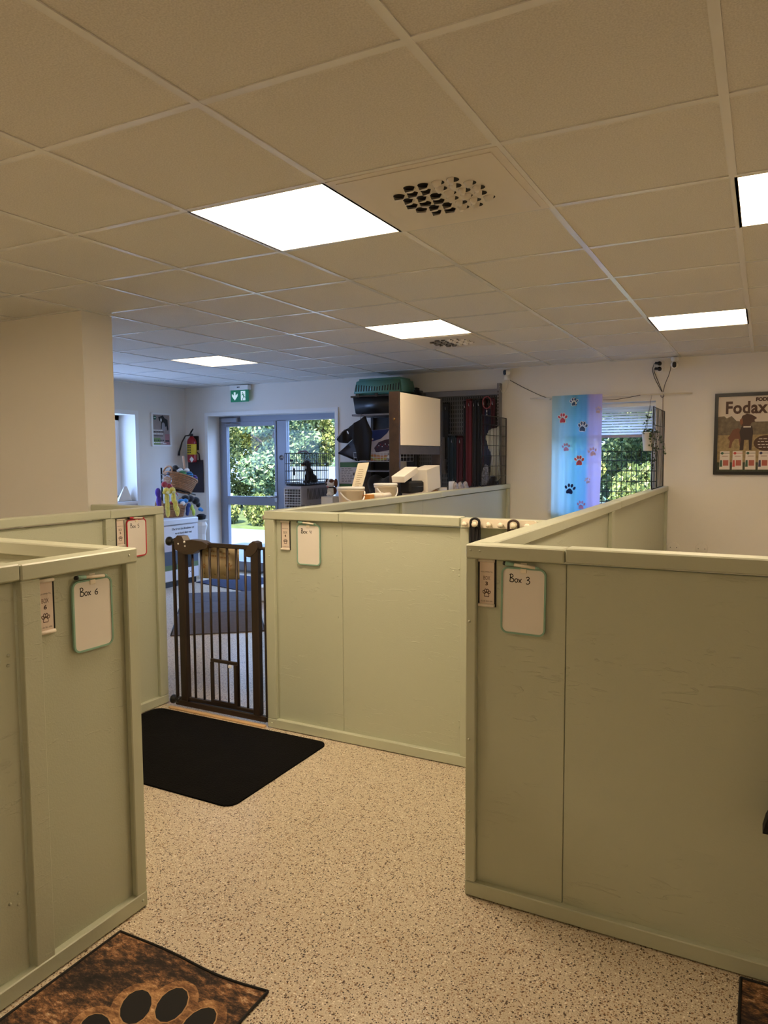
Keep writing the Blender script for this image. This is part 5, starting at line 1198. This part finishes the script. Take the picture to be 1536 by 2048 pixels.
# wire fence panels on the stall walls
def fence(label, x, y0, y1, z0, z1, nv, zs, drop=0.):
    t = thing('wire_fence_panel', label, 'wire panel', (x, (y0+y1)/2, z0), 0, 'dark wire fence panels on the stall walls')
    MB().tube([(x, y0, z0), (x, y0, z1+drop), (x, y1, z1), (x, y1, z0), (x, y0, z0)], .0048, 6).build('frame', WIRE_B, t)
    for k in range(1, nv):
        yy = y0+(y1-y0)*k/nv; zt = z1+drop*(1-k/nv)
        MB().tube([(x, yy, z0), (x, yy, zt)], .003, 5).build('wire', WIRE_B, t)
    for z in zs: MB().tube([(x+.004, y0, z), (x+.004, y1, z)], .003, 5).build('wire', WIRE_B, t)
fence('dark wire fence panel on the side wall of stall four near the leashes', -1.045, 5.0, 5.735, PH+.002, 1.885, 20, [1.30, 1.40, 1.50, 1.60, 1.70, 1.80])
fence('dark wire fence panel on the side wall of stall three beside the window', .492, 4.91, 5.66, PH+.006, 1.90, 9, [1.75, 1.55])
t = thing('wire_grid_panel', 'dark wire grid fixed across the lower part of the curtained window', 'wire panel', (0, 5.74, .9))
grid('y', 5.735, -.30, .425, .85, 1.537, 16, [.95, 1.05, 1.15, 1.25, 1.35, 1.45, 1.537], .0032).build('wire_mesh', mat('dark_green_wire', (22, 38, 30), .5), t)
MB().tube([(-.30, 5.735, 1.537), (.425, 5.735, 1.537), (.425, 5.735, .85), (-.30, 5.735, .85), (-.30, 5.735, 1.537)], .0035, 5).build('frame', _M['dark_green_wire'], t)

# ================================================================== BACK WINDOW DRESSING
t = thing('slat_blind', 'white horizontal slat blind pulled halfway down in the back window', 'blind', (0, 5.9, 2.0))
MB().box(WX0+.005, WX1-.005, 5.865, 5.905, 1.965, 2.005, c=.004).build('headrail', TRIMW, t)
SL = mat('white_slat', (240, 242, 244), .5, trans=.6)
for k in range(11):
    z = 1.95-k*.0265
    MB().box(-.5*(WX1-WX0-.03), .5*(WX1-WX0-.03), -.0135, .0135, -.0006, .0006, T=XT(((WX0+WX1)/2, 5.885, z)) @ Matrix.Rotation(-.75, 4, 'X')).build('slat', SL, t)
MB().box(WX0+.01, WX1-.01, 5.872, 5.898, 1.672, 1.698, c=.003).build('bottom_rail', mat('lilac_rail', (176, 170, 190), .5), t)
ROD = mat('white_rod', (232, 226, 214), .4)
t = thing('curtain_rod', 'thin white curtain rod above the back window', 'curtain rod', (0, 5.72, 2.065)); MB().tube([(-.79, 5.715, 2.074), (.72, 5.715, 2.062)], .006, 8).build('rod', ROD, t)
for x in (-.6, .457): MB().box(x-.008, x+.008, 5.715, 5.779, 2.056, 2.08, c=.002).build('bracket', ROD, t)
def curtain_mat():
    m, nt, b, tc = nodes_of('printed_curtain', .85)
    sp = nt.nodes.new('ShaderNodeSeparateXYZ'); nt.links.new(tc.outputs['Object'], sp.inputs[0])
    mr = nt.nodes.new('ShaderNodeMapRange'); mr.inputs[1].default_value = -.245; mr.inputs[2].default_value = .245; nt.links.new(sp.outputs[0], mr.inputs[0])
    r = ramp(nt, mr.outputs[0], [(0, (186, 210, 208)), (.25, (160, 204, 220)), (.45, (118, 186, 212)), (.68, (116, 176, 218)), (.76, (190, 178, 226)), (1, (208, 188, 228))])
    nt.links.new(r.outputs[0], b.inputs['Base Color'])
    t = nt.nodes.new('ShaderNodeBsdfTranslucent'); nt.links.new(r.outputs[0], t.inputs[0])
    tp = nt.nodes.new('ShaderNodeBsdfTransparent'); nt.links.new(r.outputs[0], tp.inputs[0])
    m1 = nt.nodes.new('ShaderNodeMixShader'); m1.inputs[0].default_value = .6; nt.links.new(b.outputs[0], m1.inputs[1]); nt.links.new(t.outputs[0], m1.inputs[2])
    m2 = nt.nodes.new('ShaderNodeMixShader'); m2.inputs[0].default_value = .14; nt.links.new(m1.outputs[0], m2.inputs[1]); nt.links.new(tp.outputs[0], m2.inputs[2])
    nt.links.new(m2.outputs[0], nt.nodes['Material Output'].inputs[0]); return m
t = thing('curtain', 'sheer blue and lilac curtain with coloured paw prints on the back window', 'curtain', (-.315, 5.69, .75))
def wave(x): return .011*math.sin(x*34)+.005*math.sin(x*77+1)
b = MB(); nx, nz = 60, 8; vs = []
for j in range(nz+1):
    for i in range(nx+1):
        x = -.56+.485*i/nx - (.0 if j > 3 else .018*(i/nx)*(1-j/4)); vs.append((x, 5.69+wave(x)*(.5+.5*(1-j/nz)), .72+(2.088-.72)*j/nz))
fs = [(j*(nx+1)+i, j*(nx+1)+i+1, (j+1)*(nx+1)+i+1, (j+1)*(nx+1)+i) for j in range(nz) for i in range(nx)]
b.add(vs, fs, 0, XT((.315, -5.69, -.75)), True); b.build('cloth', curtain_mat(), t, local=True)
def pm_(n, c): return mat(n, c, .85, trans=.45)
PC = [pm_('paw_pink', (222, 112, 138)), pm_('paw_blue', (84, 116, 170)), pm_('paw_rose', (214, 150, 176)), pm_('paw_navy', (30, 40, 70)), pm_('paw_peach', (220, 190, 180)), WHITE_PL]
pls = [((-.453, 1.858), 0, .10, 0), ((-.257, 1.77), 1, .10, -.1), ((-.414, 1.574), 2, .085, .1), ((-.286, 1.441), 0, .10, 0), ((-.374, 1.161), 3, .11, -.15), ((-.158, 1.527), 4, .09, .2), ((-.26, 1.006), 2, .09, 0), ((-.343, 2.014), 1, .08, .1), ((-.11, 1.93), 4, .07, -.2), ((-.2, 1.25), 4, .06, .3)]
for (x, z), mi, s, rot in pls:
    b = MB(); T = FY(0, 0, 0)
    if mi in (0, 1): paw(b, (x, z), s, T, 0, 5, rot, .004)
    o = len(b.v); paw(b, (x, z), s, T, .0008, mi, rot)
    b.v = [(p[0], 5.69+wave(p[0])*.75-.003+p[1], p[2]) for p in b.v]
    b.build('paw_print', PC, t)
# hanging pot
t = thing('hanging_plant', 'white hanging pot with trailing ivy in front of the back window', 'plant pot', (.372, 5.56, 1.537))
T = XT((.372, 5.56, 0))
MB().lathe([(.042, 1.538), (.046, 1.542), (.061, 1.70), (.064, 1.70), (.064, 1.708), (.057, 1.708), (.055, 1.69), (0, 1.69)], 24, 0, T).build('pot', WHITE_PL, t)
b = MB()
for a in (.3, 2.4, 4.5): b.tube([(.372+.062*math.cos(a), 5.56+.062*math.sin(a), 1.705), (.372, 5.60, 1.96), (.37, 5.712, 2.055)], .0016, 4)
b.build('cord', mat('grey_cord', (90, 84, 80), .8), t)
IVY = leaf_mat('ivy', [(0, (22, 44, 26)), (.5, (42, 70, 38)), (1, (92, 116, 62))])
ri = random.Random(12); b = MB(); st = MB()
def ivy(p, s):
    a = Vector((ri.gauss(0, .5), -1+ri.gauss(0, .4), ri.gauss(0, .5))).normalized(); e = Vector((0, 0, -1)); e = (e-a*e.dot(a)).normalized(); f = a.cross(e)
    pts = [(0, -.2), (.5, -.35), (.45, .05), (.75, .3), (.3, .35), (0, 1), (-.3, .35), (-.75, .3), (-.45, .05), (-.5, -.35)]
    b.add([tuple(Vector(p)+f*q[0]*s+e*q[1]*s) for q in pts], [tuple(range(10))])
vines = [[(.395, 5.53, 1.71), (.41, 5.49, 1.68), (.42, 5.48, 1.60), (.43, 5.49, 1.52), (.43, 5.50, 1.44)], [(.40, 5.52, 1.71), (.44, 5.47, 1.66), (.46, 5.46, 1.58), (.45, 5.47, 1.50), (.42, 5.48, 1.40), (.37, 5.48, 1.33), (.36, 5.5, 1.29)],
         [(.42, 5.54, 1.71), (.48, 5.50, 1.66), (.52, 5.48, 1.60), (.53, 5.48, 1.52)], [(.36, 5.54, 1.70), (.35, 5.52, 1.76), (.37, 5.52, 1.81), (.36, 5.53, 1.86)], [(.40, 5.52, 1.70), (.405, 5.47, 1.66), (.41, 5.46, 1.60)], [(.37, 5.50, 1.33), (.33, 5.5, 1.32)], [(.35, 5.52, 1.71), (.33, 5.50, 1.71)], [(.42, 5.49, 1.70), (.45, 5.49, 1.72)]]
for vn in vines:
    st.tube(vn, .0016, 4)
    for i in range(len(vn)-1):
        for k in range(4):
            p = Vector(vn[i]).lerp(Vector(vn[i+1]), ri.random())+Vector((ri.gauss(0, .012), ri.gauss(0, .01), ri.gauss(0, .008))); ivy(p, ri.uniform(.011, .02))
for k in range(26): ivy((.378+ri.gauss(0, .03), 5.54+ri.gauss(0, .03), 1.715+ri.uniform(-.012, .025)), ri.uniform(.011, .018))
b.build('foliage', IVY, t); st.build('vine', mat('vine_stem', (60, 62, 36), .8), t)

# cameras, sockets, cables
def camera(label, c, flip):
    t = thing('security_camera', label, 'camera', c, 0, 'white round security cameras'); s = -1 if flip else 1
    T = XT(c)
    MB().lathe([(.028, -.035*s), (.034, -.03*s), (.034, -.008*s), (.024, .002*s), (.02, .012*s)], 20, 0, T).build('base', WHITE_PL, t)
    MB().ball((c[0], c[1], c[2]+.035*s), (.035, .035, .037), sub=3).build('head', WHITE_PL, t)
    d = Vector((-.45, -.9, 0)).normalized() if not flip else Vector((.0, -1, -.05)).normalized()
    cc = Vector((c[0], c[1], c[2]+.035*s))+d*.0285
    side = d.cross(Vector((0, 0, 1))).normalized()
    pts = rrect(-.017, .017, -.026, .026, .016); MB().prism(pts, PM(cc, -side, (0, 0, 1)), -.002, .0065).build('lens_face', BLACK_PL, t)
camera('white round security camera at the left above the leash rack', (-1.043, 5.735, 2.315), False)
camera('white round security camera hanging upside down at the right by the sockets', (.562, 5.735, 2.362), True)
t = thing('power_socket', 'white wall socket high up with two black plugs in it', 'socket', (.43, 5.77, 2.33)); MB().box(.395, .465, 5.762, 5.779, 2.275, 2.372, c=.004).build('plate', WHITE_PL, t)
for z, lab_ in ((2.35, 'upper black plug in the high wall socket'), (2.30, 'lower black plug in the high wall socket')):
    p = thing('power_plug', lab_, 'plug', (.42, 5.74, z), 0, 'black plugs in the wall socket'); MB().lathe([(.02, 0), (.019, .03), (.012, .04), (0, .042)], 12, 0, PM((.428, 5.762, z), (1, 0, 0), (0, 0, 1))).build('body', BLACK_PL, p); MB().tube([(.42, 5.735, z), (.39, 5.735, z+.004)], .012, 8).build('strain_relief', BLACK_PL, p)
def cable(label, pts, m=BLACK_PL, r=.0028, grp='thin cables on the back wall'):
    P = [Vector(p) for p in pts]; Q = []
    for k in range(len(P)-1):
        a0 = P[max(k-1, 0)]; a1 = P[k]; a2 = P[k+1]; a3 = P[min(k+2, len(P)-1)]
        for j in range(5):
            u = j/5; Q.append(.5*((2*a1)+(a2-a0)*u+(2*a0-5*a1+4*a2-a3)*u*u+(3*a1-a0-3*a2+a3)*u**3))
    Q.append(P[-1]); o = MB().tube(Q, r, 5).build('cable', m); tag(o, label, 'cable', grp)
yc = 5.772
cable('black cable sagging from the left camera to the curtain', [(-1.02, yc, 2.275), (-.86, yc, 2.185), (-.72, yc, 2.115), (-.60, yc, 2.065)])
cable('black cable sagging along the rod right of the curtain', [(-.07, 5.70, 2.03), (.05, 5.70, 2.03), (.17, 5.705, 2.045), (.27, 5.712, 2.062)])
cable('white cord looping from the left camera down to the rack', [(-1.045, yc, 2.28), (-1.045, yc, 2.22), (-1.07, yc, 2.17), (-1.10, yc, 2.15), (-1.11, 5.70, 2.21)], WHITE_PL, .0035)
cable('black cable from the upper plug to the rod end', [(.385, 5.735, 2.354), (.365, yc, 2.30), (.385, yc, 2.22), (.435, yc, 2.12), (.456, yc, 2.085)])
cable('black cable from the lower plug to the rod end', [(.385, 5.735, 2.304), (.38, yc, 2.28), (.415, yc, 2.19), (.455, yc, 2.09)])
cable('black cable from the right camera to the rod end', [(.53, 5.75, 2.35), (.515, yc, 2.26), (.475, yc, 2.15), (.462, yc, 2.06)])
cable('thin pale cable running down the wall beside the window', [(.462, yc, 2.05), (.466, yc, 1.8), (.47, yc, 1.5), (.47, yc, 1.21)], mat('brown_cable', (120, 96, 76), .5), .003)
t = thing('cable_clip', 'white clip bundling the cables at the rod end', 'clip', (.458, 5.75, 2.07)); MB().box(.448, .47, 5.755, 5.778, 2.055, 2.085, c=.003).build('body', WHITE_PL, t); MB().tube([(.459+.014*math.cos(2*PI*k/10), 5.752, 2.05+.014*math.sin(2*PI*k/10)) for k in range(11)], .0025, 4, cap=False).build('tie', BLACK_PL, t)
for x, lab_ in ((.586, 'blank round wall cover plate low on the back wall, left of two'), (.829, 'blank round wall cover plate low on the back wall, right of two')):
    t = thing('cover_plate', lab_, 'cover plate', (x, 5.775, .63), 0, 'blank round wall plates')
    MB().lathe([(.055, 0), (.055, .003), (.05, .006), (0, .006)], 24, 0, PM((x, 5.779, .63), (1, 0, 0), (0, 0, 1))).build('plate', WALL, t)
    for s in (-.028, .028): MB().disc((x+s, .63), .004, FY(0, 5.7725, 0), 0, 0, 8).build('screw', DARK, t)

# framed poster on the right
t = thing('framed_poster', 'large black framed dog food poster on the back wall at right', 'poster', (1.15, 5.77, 1.68))
px0, px1, pz0, pz1 = .908, 1.44, 1.319, 2.049
b = MB().box(px0, px0+.03, 5.752, 5.778, pz0, pz1).box(px1-.03, px1, 5.752, 5.778, pz0, pz1).box(px0+.03, px1-.03, 5.752, 5.778, pz0, pz0+.03).box(px0+.03, px1-.03, 5.752, 5.778, pz1-.03, pz1); b.build('frame', BLACK_PL, t)
b = MB(); T = FY(0, 5.768, 0); x0, x1, z0, z1 = px0+.03, px1-.03, pz0+.03, pz1-.03
b.rect(x0, x1, z0, z1, T, 0, 0)
b.poly([(x0, 1.60), (x0, 1.84), (x0+.05, 1.845), (x0+.07, 1.825), (x0+.11, 1.845), (x0+.15, 1.80), (x0+.2, 1.795), (x0+.28, 1.79), (x1, 1.79), (x1, 1.60)], T, .0006, 1)
b.rect(x0, x1, z0, 1.675, T, .0010, 2); b.rect(x0, x1, z0, 1.43, T, .0013, 9)
# the brown dog
b.poly([(1.03, 1.56), (1.04, 1.62), (1.02, 1.65), (1.035, 1.67), (1.06, 1.72), (1.10, 1.735), (1.13, 1.72), (1.135, 1.63), (1.12, 1.575), (1.11, 1.64), (1.08, 1.64), (1.06, 1.61), (1.05, 1.56)], T, .0016, 3)
b.poly([(1.12, 1.54), (1.125, 1.64), (1.115, 1.70), (1.13, 1.75), (1.17, 1.765), (1.215, 1.75), (1.225, 1.70), (1.22, 1.65), (1.215, 1.54), (1.195, 1.54), (1.19, 1.63), (1.155, 1.63), (1.15, 1.54)], T, .0019, 4)
b.poly([(1.128, 1.76), (1.12, 1.80), (1.135, 1.845), (1.17, 1.862), (1.205, 1.855), (1.245, 1.83), (1.25, 1.82), (1.23, 1.805), (1.24, 1.792), (1.21, 1.785), (1.20, 1.76), (1.17, 1.745), (1.14, 1.745)], T, .0022, 5)
b.poly([(1.118, 1.775), (1.115, 1.81), (1.135, 1.825), (1.142, 1.78), (1.13, 1.76)], T, .0025, 6)
b.rect(1.145, 1.205, 1.74, 1.752, T, .0025, 7)
b.disc((1.33, 1.60), (.10, .07), T, .0016, 5, 24)
rk = random.Random(6)
for r in range(4):
    x = 1.26+abs(r-1.5)*.008
    while x < 1.38: l = rk.uniform(.015, .03); b.rect(x, x+l, 1.635-r*.025, 1.641-r*.025, T, .0022, 7); x += l+.008
for k, (mA, mB) in enumerate(((11, 8), (10, 10), (11, 8), (12, 8))):
    x = .958+k*.104
    b.poly([(x, 1.365), (x+.004, 1.53), (x+.082, 1.53), (x+.086, 1.365)], T, .0018, 7)
    b.rect(x+.004, x+.082, 1.51, 1.514, T, .0022, mA); b.disc((x+.022, 1.512), .012, T, .0025, mA, 12); b.rect(x+.02, x+.07, 1.483, 1.488, T, .0022, 13)
    b.rect(x+.03, x+.074, 1.40, 1.45, T, .0022, 8); b.poly([(x+.002, 1.39), (x+.006, 1.45), (x+.022, 1.45), (x+.024, 1.39)], T, .0022, mA)
b.text('Fodax', .150, FY(1.160, 5.768, 1.913), .003, 5, .0048, sx=.86, sp=1.06)
b.text('FODER', .044, FY(1.305, 5.768, 1.985), .003, 5, .0024, sx=.98)
b.build('poster_print', [mat('poster_sky', (214, 202, 186), .5), mat('poster_trees', (112, 98, 76), .5, vary=(30, .3)), mat('poster_field', (156, 134, 92), .5, vary=(40, .25)), mat('poster_dog_back', (116, 72, 50), .5), mat('poster_dog_chest', (54, 36, 32), .5), mat('poster_brown', (76, 46, 30), .5), mat('poster_rust', (136, 82, 50), .5), mat('poster_bag', (226, 216, 204), .5), mat('poster_meat', (176, 92, 76), .5), mat('poster_ground', (62, 66, 46), .5, vary=(40, .4)), mat('poster_red', (196, 82, 74), .5), mat('poster_dgreen', (60, 92, 72), .5), mat('poster_dblue', (62, 58, 92), .5), mat('poster_text', (150, 110, 90), .5)], t)
